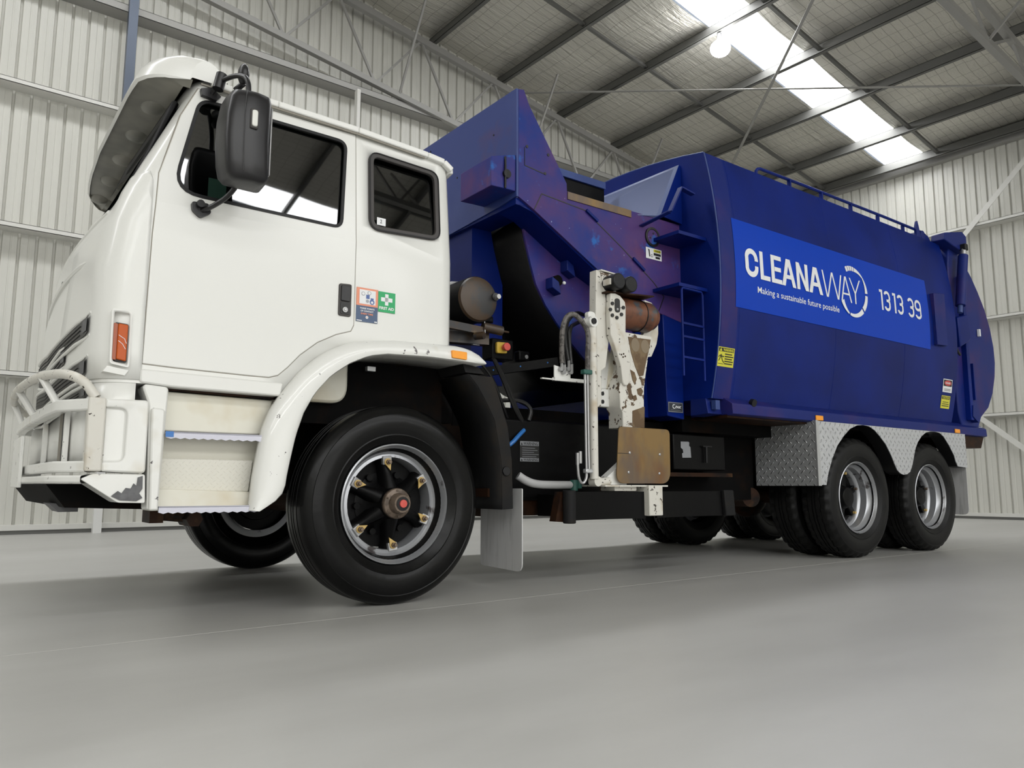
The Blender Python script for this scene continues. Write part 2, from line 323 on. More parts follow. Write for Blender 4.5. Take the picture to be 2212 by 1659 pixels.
def rounded(poly, r, n=4):
    out = []; k = len(poly)
    for i in range(k):
        p = Vector(poly[i]); a = Vector(poly[i - 1]); b = Vector(poly[(i + 1) % k]); rr = r[i] if isinstance(r, (list, tuple)) else r
        if rr <= 0: out.append(tuple(p)); continue
        da = (a - p); db = (b - p); l = min(rr, da.length * .45, db.length * .45); p0 = p + da.normalized() * l; p2 = p + db.normalized() * l
        for j in range(n + 1): t = j / n; out.append(tuple(p0 * (1 - t) ** 2 + p * 2 * t * (1 - t) + p2 * t * t))
    return out
def text_mesh(s, size=1, bold=0, spacing=1, shear=0):
    cu = bpy.data.curves.new('t', 'FONT'); cu.body = s; cu.size = size; cu.offset = bold; cu.space_character = spacing; cu.shear = shear; cu.resolution_u = 4
    o = bpy.data.objects.new('t', cu); COL.objects.link(o); bpy.context.view_layer.update()
    me = bpy.data.meshes.new_from_object(o.evaluated_get(bpy.context.evaluated_depsgraph_get()))
    vs = [(v.co.x, v.co.y) for v in me.vertices]; fs = [tuple(p.vertices) for p in me.polygons]
    bpy.data.objects.remove(o, do_unlink=True); bpy.data.curves.remove(cu); bpy.data.meshes.remove(me)
    return vs, fs
def fit(vs, x0, x1, z0, z1):
    """scale lettering to a box"""
    a = min(v[0] for v in vs); b = max(v[0] for v in vs); c = min(v[1] for v in vs); d = max(v[1] for v in vs)
    return [(x0 + (v[0] - a) / (b - a) * (x1 - x0), z0 + (v[1] - c) / (d - c) * (z1 - z0)) for v in vs]

# ------------------------------------------------------------------ the building
XW, YW, XL, YN, XR = 16.7, 11.6, -15.0, -20.0, -1.0
TA = math.tan(R(8)); ZE = 7.62
def rz(x): return ZE + (XW - x) * TA if x > XR else ZE + (XW - XR) * TA - (XR - x) * TA
def ribbed(name, a, b, base, out, axis, top, z0=.05, per=.2):
    """ribbed sheet wall: pans with recessed ribs, from a to b along one axis"""
    pts = []; x = a
    while x < b - 1e-6:
        for dx, d in ((0, 0), (.072, 0), (.078, .004), (.090, .004), (.096, 0), (.154, 0), (.162, .036), (.186, .036), (.194, 0)):
            if x + dx <= b: pts.append((x + dx, d))
        x += per
    pts.append((b, 0)); rows = []
    for k in range(2):
        row = []
        for x, d in pts:
            z = z0 if k == 0 else top(x); y = base + out * d
            row.append((x, y, z) if axis == 'X' else (y, x, z))
        rows.append(row)
    return struct(MB().grid(rows).build(name, 'wall', flat=True, recalc=False))
fl = MB().box(XL - .3, XW + .3, YN - .3, YW + .3, -.25, 0)
struct(fl.build('floor', 'floor', flat=True))
ribbed('wall_back', XL, XW, YW, 1, 'X', lambda x: rz(x) + .02)
ribbed('wall_right', YN, YW, XW, 1, 'Y', lambda y: ZE + .03)
ribbed('wall_left', YN, YW, XL, -1, 'Y', lambda y: rz(XL) + .02)
# wall behind the camera with an open roller door
DX0, DX1, DZ = -9.0, 9.0, 5.2
wf = MB(); wf.box(XL, DX0, YN - .1, YN, 0, rz(XL) + .3); wf.box(DX1, XW, YN - .1, YN, 0, rz(12)); wf.prism([(DX0, DZ), (DX1, DZ), (DX1, rz(DX1)), (XR, rz(XR)), (DX0, rz(DX0))], 'Y', YN - .1, YN)
struct(wf.build('wall_front', 'wall', flat=True))
struct(MB().box(DX0, DX1, YN - .14, YN - .12, 0, DZ).build('door_1', 'doorlight'))
# insulated ceiling between the strips of skylight
SKY = [(6.87, 7.68), (-8.3, -7.3), (-17.2, -15.0)]
edges = [YW + .05]
for a, b in SKY: edges += [b, a]
edges.append(YN - .1)
xs = [XL - .05] + [XL + i * .2 for i in range(1, int((XW - XL) / .2))] + [XW + .05]
PUR = [16.42, 15.2, 13.57, 11.95, 10.34, 8.75, 7.15, 5.55, 3.95, 2.35, .75, -.85]
def sag(x):
    for p, q in zip(PUR, PUR[1:]):
        if q <= x <= p: return -.035 * math.sin(math.pi * (x - q) / (p - q))
    return 0
cm = MB()
for k in range(0, len(edges), 2):
    y1, y0 = edges[k], edges[k + 1]; ny = max(2, int((y1 - y0) / .35))
    cm.grid([[(x, y0 + (y1 - y0) * j / ny, rz(x) + sag(x) + .012 * math.sin(j * 2.1 + x * 3)) for x in xs] for j in range(ny + 1)])
    if k + 2 < len(edges):
        for e in (edges[k + 1],): pass
struct(cm.build('ceiling', 'foil', recalc=False))
for i, (a, b) in enumerate(SKY):
    w = MB(); w.grid([[(x, y, rz(x) + .05) for x in (XL, XR, XW - .12)] for y in (a - .03, b + .03)])
    o = struct(w.build(f'window_{i + 1}', 'sky', recalc=False))
# purlins under the roof, running across the hall
for i, x in enumerate(PUR):
    w = MB(); z = rz(x)
    w.box(x - .006, x + .006, YN, YW, z - .24, z - .04); w.box(x - .075, x + .006, YN, YW, z - .246, z - .238); w.box(x - .075, x - .068, YN, YW, z - .246, z - .222); w.box(x - .006, x + .075, YN, YW, z - .05, z - .042)
    struct(w.build('roof_purlin', 'purlin', flat=True))
for y in (9.07, 6.53, 3.1, -.9, -4.5):
    w = MB()
    for p, q in zip(PUR, PUR[1:]): w.bar((q + .02, y, rz(q) - .15), (p - .02, y, rz(p) - .15), .06, .05)
    struct(w.build('purlin_bridging', 'purlin', flat=True))
# lattice rafters that follow the roof slope
def truss(y, zb=None):
    zt = lambda x: 8.84 - .1405 * (x - 5.18); zb = zb or (lambda x: 7.585 - .1405 * (x - 5.18))
    w = MB(); w.bar((-1, y, zt(-1)), (XW, y, zt(XW)), .10, .12); w.bar((-1, y, zb(-1)), (XW, y, zb(XW)), .10, .10)
    for k in range(-4, 8):
        xb, xt = 4.25 + 1.63 * k, 5.15 + 1.64 * k
        if xt < XW: w.bar((xb, y, zb(xb)), (xt, y, zt(xt)), .04, .04); w.bar((xt, y, zt(xt)), (xb + 1.63, y, zb(xb + 1.63)), .04, .04)
    w.bar((6.35, y - .02, zb(6.35)), (6.35, y - .9, rz(6.35) - .2), .035, .035); w.bar((9.3, y - .02, zb(9.3)), (9.3, y - .9, rz(9.3) - .2), .035, .035); w.bar((12.3, y - .02, zb(12.3)), (12.3, y - .9, rz(12.3) - .2), .035, .035)
    struct(w.build('roof_truss', 'truss', flat=True))
for y in (11.3, -2.7, -9.5, -16.3): truss(y)
truss(4.1, lambda x: 7.34 - .062 * (x - 10.88))
for a, b in (((9.15, 11.25), (14.85, 4.45)), ((9.45, 4.5), (15.2, 11.3))):
    struct(MB().bar((a[0], a[1], rz(a[0]) - .30), (b[0], b[1], rz(b[0]) - .30), .055, .012).build('roof_brace', 'truss', flat=True))
# eave beams, wall girts, bottom rails
struct(MB().box(XW - .14, XW, YN, YW, ZE - .26, ZE - .12).build('eave_beam', 'truss', flat=True))
def girt(axis, z, depth=.25, face=.062, mat='girt', name='wall_girt', a=None, b=None):
    w = MB()
    if axis == 'X':
        a = XL if a is None else a; b = XW if b is None else b
        w.box(a, b, YW - depth, YW, z, z + .006); w.box(a, b, YW - depth, YW - depth + .008, z, z + face); w.box(a, b, YW - depth, YW - depth + .03, z + face - .006, z + face)
    else:
        w.box(XW - depth, XW, YN, YW, z, z + .006); w.box(XW - depth, XW - depth + .008, YN, YW, z, z + face); w.box(XW - depth, XW - depth + .03, YN, YW, z + face - .006, z + face)
    struct(w.build(name, mat, flat=True))
for z in (1.965, 3.86, 5.77):
    girt('X', z); girt('Y', z)
girt('X', 7.24, .28, .11, 'truss', 'wall_beam')
for nm, c in (('baseboard_back', ((XL, XW), (YW - .14, YW + .02), (.05, .115))), ('baseboard_right', ((XW - .14, XW + .02), (YN, YW), (.05, .115)))):
    w = MB(); w.box(*c[0], *c[1], *c[2], mi=0)
    if nm[-1] == 'k': w.box(XL, XW, YW - .13, YW + .02, .0, .05, mi=1)
    else: w.box(XW - .13, XW + .02, YN, YW, .0, .05, mi=1)
    struct(w.build(nm, ['girt', 'purlin'], flat=True))
for x, m1 in ((2.06, 'column'), (5.56, 'girt'), (12.4, 'girt'), (-5, 'girt')):
    w = MB(); w.box(x - (.06 if x < 3 else .03), x + (.06 if x < 3 else .03), YW - .36, YW - .26, 5.9, rz(x) - .2 if x < 3 else 7.25, mi=0); w.box(x - .05, x + .05, YW - .36, YW - .27, 0, 5.9, mi=1)
    struct(w.build('wall_column', [m1, 'whitepost'], flat=True))
struct(MB().bar((XW - .27, 4.3, 7.55), (XW - .27, 11.2, .45), .01, .10).build('wall_brace', 'girt', flat=True))
struct(MB().bar((XW - .265, 4.3, .35), (XW - .265, 11.2, 6.4), .01, .10).build('wall_brace', 'girt', flat=True))
M['jointgrey'] = pbr('joint_filler', (.50, .49, .47), .5)
# saw-cut joint in the slab
struct(MB().box(-6, 15, 3.418, 3.4205, -.002, .0006).build('floor_joint', 'jointgrey'))

# high-bay lamp under the skylight
def lamp(x, y, z, label):
    t = thing('high_bay_lamp', label, 'lamp', (x, y, z))
    MB().sphere((0, 0, 0), .17, 24, sc=(1, 1, .8)).build('lamp_bulb', 'lamp', t)
    MB().lathe([(.26, .001), (.26, .05), (.12, .06), (.10, .11)], (0, 0, 0), 24, axis='Z').build('lamp_housing', 'lampbody', t)
    MB().cyl((0, 0, .25), (0, 0, rz(x) - .24 - z), .008, 8).build('hanger_rod', 'lampbody', t)
lamp(10.34, 7.43, 7.98, 'glowing round high-bay lamp hanging from a roof purlin beside the skylight')

# ------------------------------------------------------------------ the truck
# local axes: x from the front axle to the rear, y from the near side to the far side, z up
T = thing('garbage_truck', 'white and blue side-loading garbage truck parked on the concrete floor', 'truck', (2.0385, 3.608, 0), R(-1.678))
CY = 1.2      # centre line
def lerp(t, zs, vs):
    if t <= zs[0]: return vs[0]
    for a, b, c, d in zip(zs, zs[1:], vs, vs[1:]):
        if t <= b: return c + (d - c) * (t - a) / (b - a)
    return vs[-1]
def yside(z): return lerp(z, (1.9, 2.5, 2.7), (.02, .08, .10))
XF = lambda z: lerp(z, (1.0, 1.3, 1.55, 1.86, 2.5, 2.63), (-1.475, -1.475, -1.455, -1.43, -1.13, -1.05))     # centre of the front
XCN = lambda z: lerp(z, (1.0, 1.3, 1.6, 1.86, 2.5, 2.63), (-1.425, -1.43, -1.425, -1.385, -1.10, -1.02))   # by the corner
XS = lambda z: lerp(z, (1.0, 1.86, 2.05, 2.5, 2.63), (-1.26, -1.25, -1.22, -1.03, -.95))
def plan(z, ins=0, rear=.40, zr=None):
    ys = yside(z) + ins; xs_, xc, xf = XS(z) + ins, XCN(z) + ins, XF(z) + ins; h = []
    h += [(rear - ins - .10, ys), (-.2, ys), (-.7, ys)]
    for j in range(9):
        t = j / 8; p0 = Vector((xs_, ys)); p1 = Vector((xc + .004, ys + .005)); p2 = Vector((xc, ys + .20)); q = p0 * (1 - t) ** 2 + p1 * 2 * t * (1 - t) + p2 * t * t; h.append(tuple(q))
    for j in range(1, 7):
        t = j / 6; y = ys + .20 + (CY - ys - .20) * t; h.append((xc + (xf - xc) * (1 - (1 - t) ** 2), y))
    r = [(rear - ins, ys + .10), (rear - ins - .012, ys + .05), (rear - ins - .045, ys + .013)]
    full = [(rear - ins, CY)] + r + h
    return full + [(x, 2 * CY - y) for x, y in full[-2:0:-1]]
def cab_levels():
    L = []
    for z in (1.06, 1.2, 1.3, 1.4, 1.5, 1.6, 1.7, 1.8, 1.86, 1.9, 2.0, 2.05, 2.1, 2.2, 2.3, 2.4, 2.5): L.append([(x, y, z) for x, y in plan(z)])
    for z, ins in ((2.545, .004), (2.58, .018), (2.605, .045), (2.618, .095)): L.append([(x, y, z - .05 * max(0, (x + .6)) * (1 if ins else 0)) for x, y in plan(2.5, ins)])
    return L
cab = MB(); rows = cab_levels(); cab.grid(rows, closed=True)
n = len(rows[0]); cab.f.append(tuple(range(n))[::-1]); cab.mi.append(0); b0 = len(rows) - 1; cab.f.append(tuple(range(b0 * n, (b0 + 1) * n))); cab.mi.append(0)
cabo = cab.build('cab', ['white', 'cabin'], T, ang=40)
# hollow inside
inner = MB(); ir = []
for z in (1.16, 1.4, 1.7, 1.86, 2.0, 2.2, 2.4, 2.5): ir.append([(x, y, z) for x, y in plan(z, .05)])
inner.grid(ir, closed=True); inner.f.append(tuple(range(n))[::-1]); inner.mi.append(0); inner.f.append(tuple(range(7 * n, 8 * n))); inner.mi.append(0)
inner.mi = [1] * len(inner.f)
boolean(cabo, inner.build('cut', ['cabin', 'cabin'], ang=180))
# wheel arch
arch = [(-.70, .9), (-.62, 1.02), (-.50, 1.15), (-.38, 1.24), (-.24, 1.30), (-.05, 1.33), (.5, 1.34), (.5, .9)]
boolean(cabo, MB().prism(arch, 'Y', -.2, 2.6).build('cut', 'cabin'))
WIN = rounded([(-1.045, 2.470), (-.285, 2.462), (-.318, 1.962), (-1.155, 1.968)], [.06, .05, .05, .13], 6)
RWIN = rounded([(-.152, 2.452), (.292, 2.432), (.288, 2.005), (-.158, 1.985)], .06, 6)
def inset(poly, d):
    c = Vector((sum(p[0] for p in poly) / len(poly), sum(p[1] for p in poly) / len(poly)))
    mx = max(p[0] for p in poly); mn = min(p[0] for p in poly); mz = max(p[1] for p in poly); m0 = min(p[1] for p in poly); sx = 1 - 2 * d / (mx - mn); sz = 1 - 2 * d / (mz - m0)
    cx, cz = (mx + mn) / 2, (mz + m0) / 2; return [(cx + (x - cx) * sx, cz + (z - cz) * sz) for x, z in poly]
boolean(cabo, MB().prism(WIN, 'Y', -.2, 2.6).build('cut', 'cabin'))
boolean(cabo, MB().prism(inset(RWIN, .012), 'Y', -.2, 2.6).build('cut', 'cabin'))
boolean(cabo, MB().box(-2, -.9, .20, 2.20, 1.90, 2.47).build('cut', 'cabin'))     # windscreen opening
def sidey(poly, off):      # polygon on the near cab side
    return [(x, yside(z) + off, z) for x, z in poly]
def ribbon(poly, w, off, th=.004, y=yside, closed=True):
    """narrow strip of width w along a line on the side"""
    mb = MB(); k = len(poly); P_ = [Vector(p) for p in poly]; rows = []
    for i, p in enumerate(P_):
        a = P_[i - 1] if (closed or i) else p; b = P_[(i + 1) % k] if (closed or i < k - 1) else p
        d = (b - a); d = d.normalized() if d.length else Vector((1, 0)); nr = Vector((-d.y, d.x)) * w / 2
        o1, o2 = p + nr, p - nr; rows.append([(o1.x, y(o1.y) + off + th, o1.y), (o1.x, y(o1.y) + off, o1.y), (o2.x, y(o2.y) + off, o2.y), (o2.x, y(o2.y) + off + th, o2.y)])
    if closed: rows.append(rows[0])
    return mb.grid(rows)
# door: skin a few millimetres proud so that its edge reads, dark gap round it
DOOR = [(-1.055, 2.525), (-1.130, 2.36), (-1.215, 2.04), (-1.228, 1.75), (-1.236, 1.149), (-1.10, 1.143), (-.76, 1.136), (-.67, 1.136), (-.625, 1.150), (-.578, 1.194), (-.518, 1.262), (-.43, 1.335), (-.33, 1.388), (-.250, 1.415), (-.234, 1.45), (-.234, 1.94), (-.226, 2.525)]
def plate_side(outer, holes, y0, th, name, mat, parent, bev=0):
    mb = MB(); mb.prism(outer, 'Y', -.2, .3); o = mb.build(name, mat, parent)
    for hp in holes: boolean(o, MB().prism(hp, 'Y', -.4, .5).build('cut', mat))
    for v in o.data.vertices:
        s = 1 if v.co.y > .05 else 0; v.co.y = yside(v.co.z) - y0 + s * th
    o.parent = parent; return o
def refine(poly, d=.06):
    out = []
    for a, b in zip(poly, poly[1:] + poly[:1]):
        a = Vector(a); b = Vector(b); k = max(1, int((b - a).length / d)); out += [tuple(a.lerp(b, i / k)) for i in range(k)]
    return out
def panel_grid(outer, hole, name, mat, parent, proud):
    """side panel following the tumblehome: sliced at the bend line"""
    mb = MB(); mb.prism(outer, 'Y', 0, .02); o = mb.build(name, mat, parent)
    if hole: boolean(o, MB().prism(hole, 'Y', -.4, .5).build('cut', mat))
    bm = bmesh.new(); bm.from_mesh(o.data)
    for z in (1.9, 2.5): bmesh.ops.bisect_plane(bm, geom=bm.verts[:] + bm.edges[:] + bm.faces[:], plane_co=(0, 0, z), plane_no=(0, 0, 1))
    for v in bm.verts: v.co.y = yside(v.co.z) - proud + v.co.y
    for f in bm.faces: f.smooth = False
    bm.to_mesh(o.data); bm.free(); md = o.modifiers.new('b', 'BEVEL'); md.width = .004; md.segments = 2; md.limit_method = 'ANGLE'; md.angle_limit = R(40)
    return o
panel_grid(inset(DOOR, -.005), WIN, 'door_gap', 'seam', cabo, .0015)
door = panel_grid(DOOR, inset(WIN, -.004), 'cab_door', 'white', T, .005)
# far side door window is an open pane too
def pane(poly, near=True, name='window_pane', parent=T, off=.012):
    mb = MB(); y = (lambda z: yside(z) + off) if near else (lambda z: 2 * CY - yside(z) - off)
    pts = refine(poly, .2); mb.add([(x, y(z), z) for x, z in pts], [tuple(range(len(pts)))]); return mb.build(name, 'glass', parent, recalc=False)
def flatpane(poly, near=True, name='window_pane', parent=T, off=.012, tilt=0):
    zs = [p[1] for p in poly]; z0, z1 = min(zs), max(zs); ya, yb = yside(z0) + off, yside(z1) + off + tilt
    f = lambda z: ya + (yb - ya) * (z - z0) / (z1 - z0)
    pts = [(x, f(z) if near else 2 * CY - f(z), z) for x, z in poly]; return MB().add(pts, [tuple(range(len(pts)))]).build(name, 'glass', parent, recalc=False)
flatpane(inset(WIN, -.004), True, 'window_pane', door, .014); ribbon(WIN, .016, -.009, .012).build('window_seal', 'rubber', door)
for q in (WIN, RWIN):
    fp_ = flatpane(q, False, 'far_window_pane', cabo); fp_.data.materials[0] = M['farglass']
rw = ribbon(inset(RWIN, .014), .030, -.014, .02).build('rear_side_window', 'trim', T, bevel=.004)
flatpane(inset(RWIN, .02), True, 'window_pane', rw, .006, .022); ribbon(inset(RWIN, .004), .006, -.018, .006).build('outer_bead', 'rubber', rw)
st = MB().box(-.110, -.058, yside(2.0) - .003, yside(2.0) - .001, 2.024, 2.066).build('window_sticker', 'decal', rw)
tv, tf = text_mesh('2'); tv = fit(tv, -.092, -.080, 2.036, 2.056); MB().add([(x, yside(2.0) - .0045, z) for x, z in tv], tf).build('window_sticker_number', 'black', rw)
# front windscreen glass and seal
def frontpt(y, z, off=0):
    t = max(0, min(1, (y - .22) / (CY - .22))); t = 1 - abs(1 - (y - .22) / (CY - .22)); t = max(0, t); return (XCN(z) + (XF(z) - XCN(z)) * (1 - (1 - t) ** 2) - off, y, z)
MB().tube([(frontpt(y, 1.872)[0] + .006, y, 1.876) for y in [.24 + i * .08 for i in range(25)]], .012, 8).build('cowl_lip', 'white', T)
MB().tube([(-1.355, .21, 1.885), (-1.385, 1.2, 1.885), (-1.355, 2.19, 1.885), (-1.13, 2.19, 2.475), (-1.15, 1.2, 2.475), (-1.13, .21, 2.475)], .018, 8, closed=True).build('windscreen_seal', 'rubber', T)
wsc = MB(); wsc.add([(-1.385, .21, 1.89), (-1.42, 1.2, 1.89), (-1.385, 2.19, 1.89), (-1.125, 2.19, 2.47), (-1.15, 1.2, 2.47), (-1.125, .21, 2.47)], [(0, 1, 4, 5), (1, 2, 3, 4)]); wsc.build('windscreen', 'farglass', T, recalc=False)
# belt and corner panel lines, gutter
cpn = MB(); cr_rows = []
for z in (1.075, 1.2, 1.4, 1.6, 1.8, 1.9, 1.96, 2.0, 2.025, 2.04):
    hh = plan(z, -.0045)[6:]; kk = 13 if z < 1.85 else 7; hh = [(-1.238 + (0 if z < 2.0 else -(z - 2.0) * .4), yside(z) - .0045)] + [p for p in hh[:kk + 2] if p[0] < -1.245][:kk]
    while len(hh) < 14: hh.append(hh[-1])
    cr_rows.append([(x, y, z) for x, y in hh[:14]])
cpn.grid(cr_rows).build('corner_panel', 'white', T, recalc=False, solid=.004)
MB().prism(rounded([(-1.243, 1.124), (-.60, 1.112), (-.612, 1.046), (-1.10, 1.052), (-1.243, 1.062)], .015), 'Y', .006, .12).build('door_sill', 'white', T, bevel=.008)
gt = MB(); gp = [(-1.0, 2.562), (-.90, 2.560), (-.667, 2.556), (-.218, 2.546), (.22, 2.520), (.33, 2.507), (.385, 2.47)]
for a, b in zip(gp, gp[1:]): gt.bar((a[0], yside(2.5) - .012, a[1]), (b[0], yside(2.5) - .012, b[1]), .035, .034)
gt.bar((.385, .07, 2.47), (.40, .20, 2.46), .03, .034)
gt.build('roof_gutter', 'white', T, bevel=.007)
MB().tube([(-1.05, .055, 2.54), (-.667, .06, 2.532), (-.218, .062, 2.523), (.2, .064, 2.50)], .006, 6).build('under_gutter_bead', 'seam', T)  # thin sealant-coloured bead along the underside of the gutter
# cab furniture seen dimly through the glass
for y in (.55, 1.75): MB().prism(rounded([(-.55, 1.70), (-.55, 1.84), (-.20, 1.82), (-.06, 2.30), (.06, 2.28), (-.02, 1.62)], .04), 'Y', y - .27, y + .27).build('seat', 'seat', cabo, bevel=.03)
MB().prism([(-1.36, 1.7), (-1.36, 1.93), (-1.12, 1.95), (-1.0, 1.85), (-1.0, 1.6), (-1.2, 1.5)], 'Y', .12, 2.28).build('dashboard', 'dash', cabo, bevel=.02)
MB().tube([(-.78 + .06 * math.sin(t) - .0, 1.75 + .21 * math.cos(t), 1.93 + .18 * math.sin(t)) for t in [i * math.pi / 12 for i in range(24)]], .014, 8, closed=True).build('steering_wheel', 'rubber', cabo)
MB().box(-.985, -.90, .075, .078, 1.99, 2.09).build('card_in_window', 'paper', cabo)
MB().box(.0, .30, .55, .56, 1.97, 2.14).build('rear_shelf', 'cabin', cabo)
MB().cyl((.13, .35, 2.015), (.13, .35, 2.07), .07, 24).build('tub_on_ledge', 'decal', cabo)
MB().box(-.12, .0, .3, .32, 2.10, 2.112).build('ledge', 'ledge', cabo)
# front corner lamp
il = MB(); pl = rounded([(-1.372, 1.378), (-1.293, 1.373), (-1.290, 1.122), (-1.368, 1.135)], .014)
il.prism(pl, 'Y', .002, .07); lampb = il.build('front_indicator', 'white', T)
boolean(lampb, MB().prism(rounded([(-1.362, 1.366), (-1.300, 1.362), (-1.298, 1.133), (-1.358, 1.145)], .010), 'Y', -.1, .045).build('cut', 'white'))
MB().prism([(-1.375, 1.125), (-1.290, 1.112), (-1.305, 1.088), (-1.39, 1.100)], 'Y', .01, .07).build('indicator_foot', 'white', lampb)
MB().prism(rounded([(-1.357, 1.318), (-1.303, 1.314), (-1.302, 1.142), (-1.355, 1.150)], .008), 'Y', .004, .05).build('indicator_surround', 'black', lampb)
MB().prism(rounded([(-1.345, 1.312), (-1.306, 1.309), (-1.306, 1.148), (-1.345, 1.155)], .006), 'Y', -.010, .03).build('indicator_lens', 'amber', lampb, bevel=.004)
MB().prism(rounded([(-1.362, 1.314), (-1.345, 1.311), (-1.345, 1.150), (-1.360, 1.155)], .005), 'Y', -.002, .03).build('indicator_side_lens', 'amberside', lampb, bevel=.003)
for a, b in (((-1.342, 1.26), (-1.318, 1.245)), ((-1.318, 1.245), (-1.310, 1.225)), ((-1.342, 1.235), (-1.325, 1.222)), ((-1.325, 1.222), (-1.312, 1.20))):
    MB().bar((a[0], -.0112, a[1]), (b[0], -.0112, b[1]), .002, .002).build('lens_scratch', 'decal', lampb)
# grille openings wrapping on to the front
def grille(z0, z1, ya, name):
    """dark slot that dips towards the middle, with fine bars and a white lip"""
    nn_ = 28; ys = [ya + (2 * CY - 2 * ya) * i / nn_ for i in range(nn_ + 1)]; dip = lambda y: -.065 * max(0, 1 - abs(y - CY) / (CY - ya)) ** .8
    e = lambda i: .5 + .5 * min(1, min(i, nn_ - i) / 2)
    top = [(y, z1 + dip(y)) for y in ys]; bot = [(y, z0 + dip(y)) for y in ys]
    o = MB().grid([[frontpt(y, z, .011) for y, z in top], [frontpt(y, z, .011) for y, z in bot]]).build(name, 'black', T, recalc=False)
    lip = MB(); lip.tube([frontpt(y, z + .010, .016 * min(1, min(i, nn_ - i) / 3) - .003) for i, (y, z) in enumerate(top)], .009, 8)
    lip.tube([frontpt(y, z - .010, .016 * min(1, min(i, nn_ - i) / 3) - .003) for i, (y, z) in enumerate(bot)], .008, 8); lip.build('grille_lip', 'white', o)
    for k in range(1, 4): MB().tube([frontpt(t[0], t[1] + (b_[1] - t[1]) * k / 4, .013) for t, b_ in zip(top[2:-2], bot[2:-2])], .002, 6).build('grille_bar', 'rubber', o)
    MB().grid([[frontpt(ya + .01 + .05 * k, z0 + (z1 - z0) * .15 + dip(ya + .03), .014) for k in (0, 1, 2)], [frontpt(ya + .01 + .05 * k, z1 - (z1 - z0) * .15 + dip(ya + .03), .014) for k in (0, 1, 2)]]).build('grille_end_block', 'dash', o, recalc=False)
skp = [(x, y) for x, y in plan(1.08, .004) if x < -1.243]; skp.sort(key=lambda p: p[1])
sk_ = MB(); sk_.grid([[(x, y, z) for x, y in skp] for z in (1.075, .955)]); sk_.grid([[(x, y, .955) for x, y in skp], [(x + .03, y, .955) for x, y in skp]]); sk_.build('front_skirt', 'white', T, solid=.004, recalc=False)
grille(1.290, 1.372, .17, 'grille_opening'); grille(1.205, 1.285, .62, 'grille_opening'); grille(1.098, 1.178, .17, 'grille_opening'); grille(1.000, 1.050, .12, 'grille_opening')
# recessed crease of the bonnet panel
MB().tube([frontpt(.25 + i * 1.9 / 24, 1.655 + .05 * math.sin(math.pi * i / 24), -.020 + .018 * min(1, min(i, 24 - i) / 4)) for i in range(25)], .018, 8).build('bonnet_crease', 'white', T)

for y in (.62, 1.22): MB().grid([[frontpt(y, z, .004), frontpt(y + .06, z + .012, .004)] for z in (1.70, 1.745)]).build('bonnet_vent', 'black', T, recalc=False)
# sun visor over the windscreen
vs_prof = [(-.93, 2.612), (-.99, 2.640), (-1.05, 2.675), (-1.12, 2.692), (-1.19, 2.683), (-1.24, 2.652), (-1.275, 2.605), (-1.295, 2.545)]
def vis(y, p, ins=0):
    e = min(1, (min(y, 2 * CY - y) - .055) / .14); e = max(0, e); bulge = -.045 * (1 - ((y - CY) / 1.15) ** 2)
    x, z = p; base = 2.555 - .05 * max(0, x + 1.0); k = e ** .5; q = min(y, 2 * CY - y)
    lip = lerp(q, (.055, .06, .08, .12, .2, .35), (-1.10, -1.15, -1.22, -1.275, -1.312, -1.322)) if y < CY else lerp(q, (.055, .08, .14, .25, .4, .7, 1.2), (-1.09, -1.11, -1.17, -1.225, -1.265, -1.30, -1.322)); x = -.93 + (x + .93) * (lip + .93) / (-1.295 + .93)
    return (x + ins * .012, y, base + (z - base) * (.80 + .20 * k) - ins * .012)
ys_ = [.055, .065, .08, .105, .14, .20, .3] + [.4 + i * .2 for i in range(9)] + [2.1, 2.2, 2.26, 2.295, 2.32, 2.335, 2.345]
vm = MB(); outer = [[vis(y, p) for p in vs_prof] for y in ys_]; inner_ = [[vis(min(max(y, .075), 2.325), p, 1) for p in vs_prof] for y in ys_]
vm.grid(outer, 0); vm.grid(inner_, 1)
nl = len(vs_prof); vm.grid([[r[-1] for r in outer], [r[-1] for r in inner_]], 0)
for side in (0, -1):
    r = outer[side]; q = [(p[0], p[1], min(p[2], 2.56 - .05 * max(0, p[0] + 1))) for p in r]; vm.grid([r, q], 0)
viso = vm.build('sun_visor', ['white', 'visor'], T, recalc=False, ang=50)
for y in (.45, .85, 1.25, 1.65, 2.05): MB().sphere((-1.175, y, 2.552), .10, 18, sc=(.7, 1.0, .38)).build('visor_moulding', 'visor', viso)
# underside skirt that hangs in front of the glass
sk = MB(); sk.grid([[vis(y, (-1.295, 2.545), 1)[:2] + (2.55,) for y in ys_], [(max(-1.12, vis(y, (-1.295, 2.545), 1)[0]), min(max(y, .10), 2.30), 2.525) for y in ys_]]); sk.build('visor_inner_panel', 'visor', viso, recalc=False)
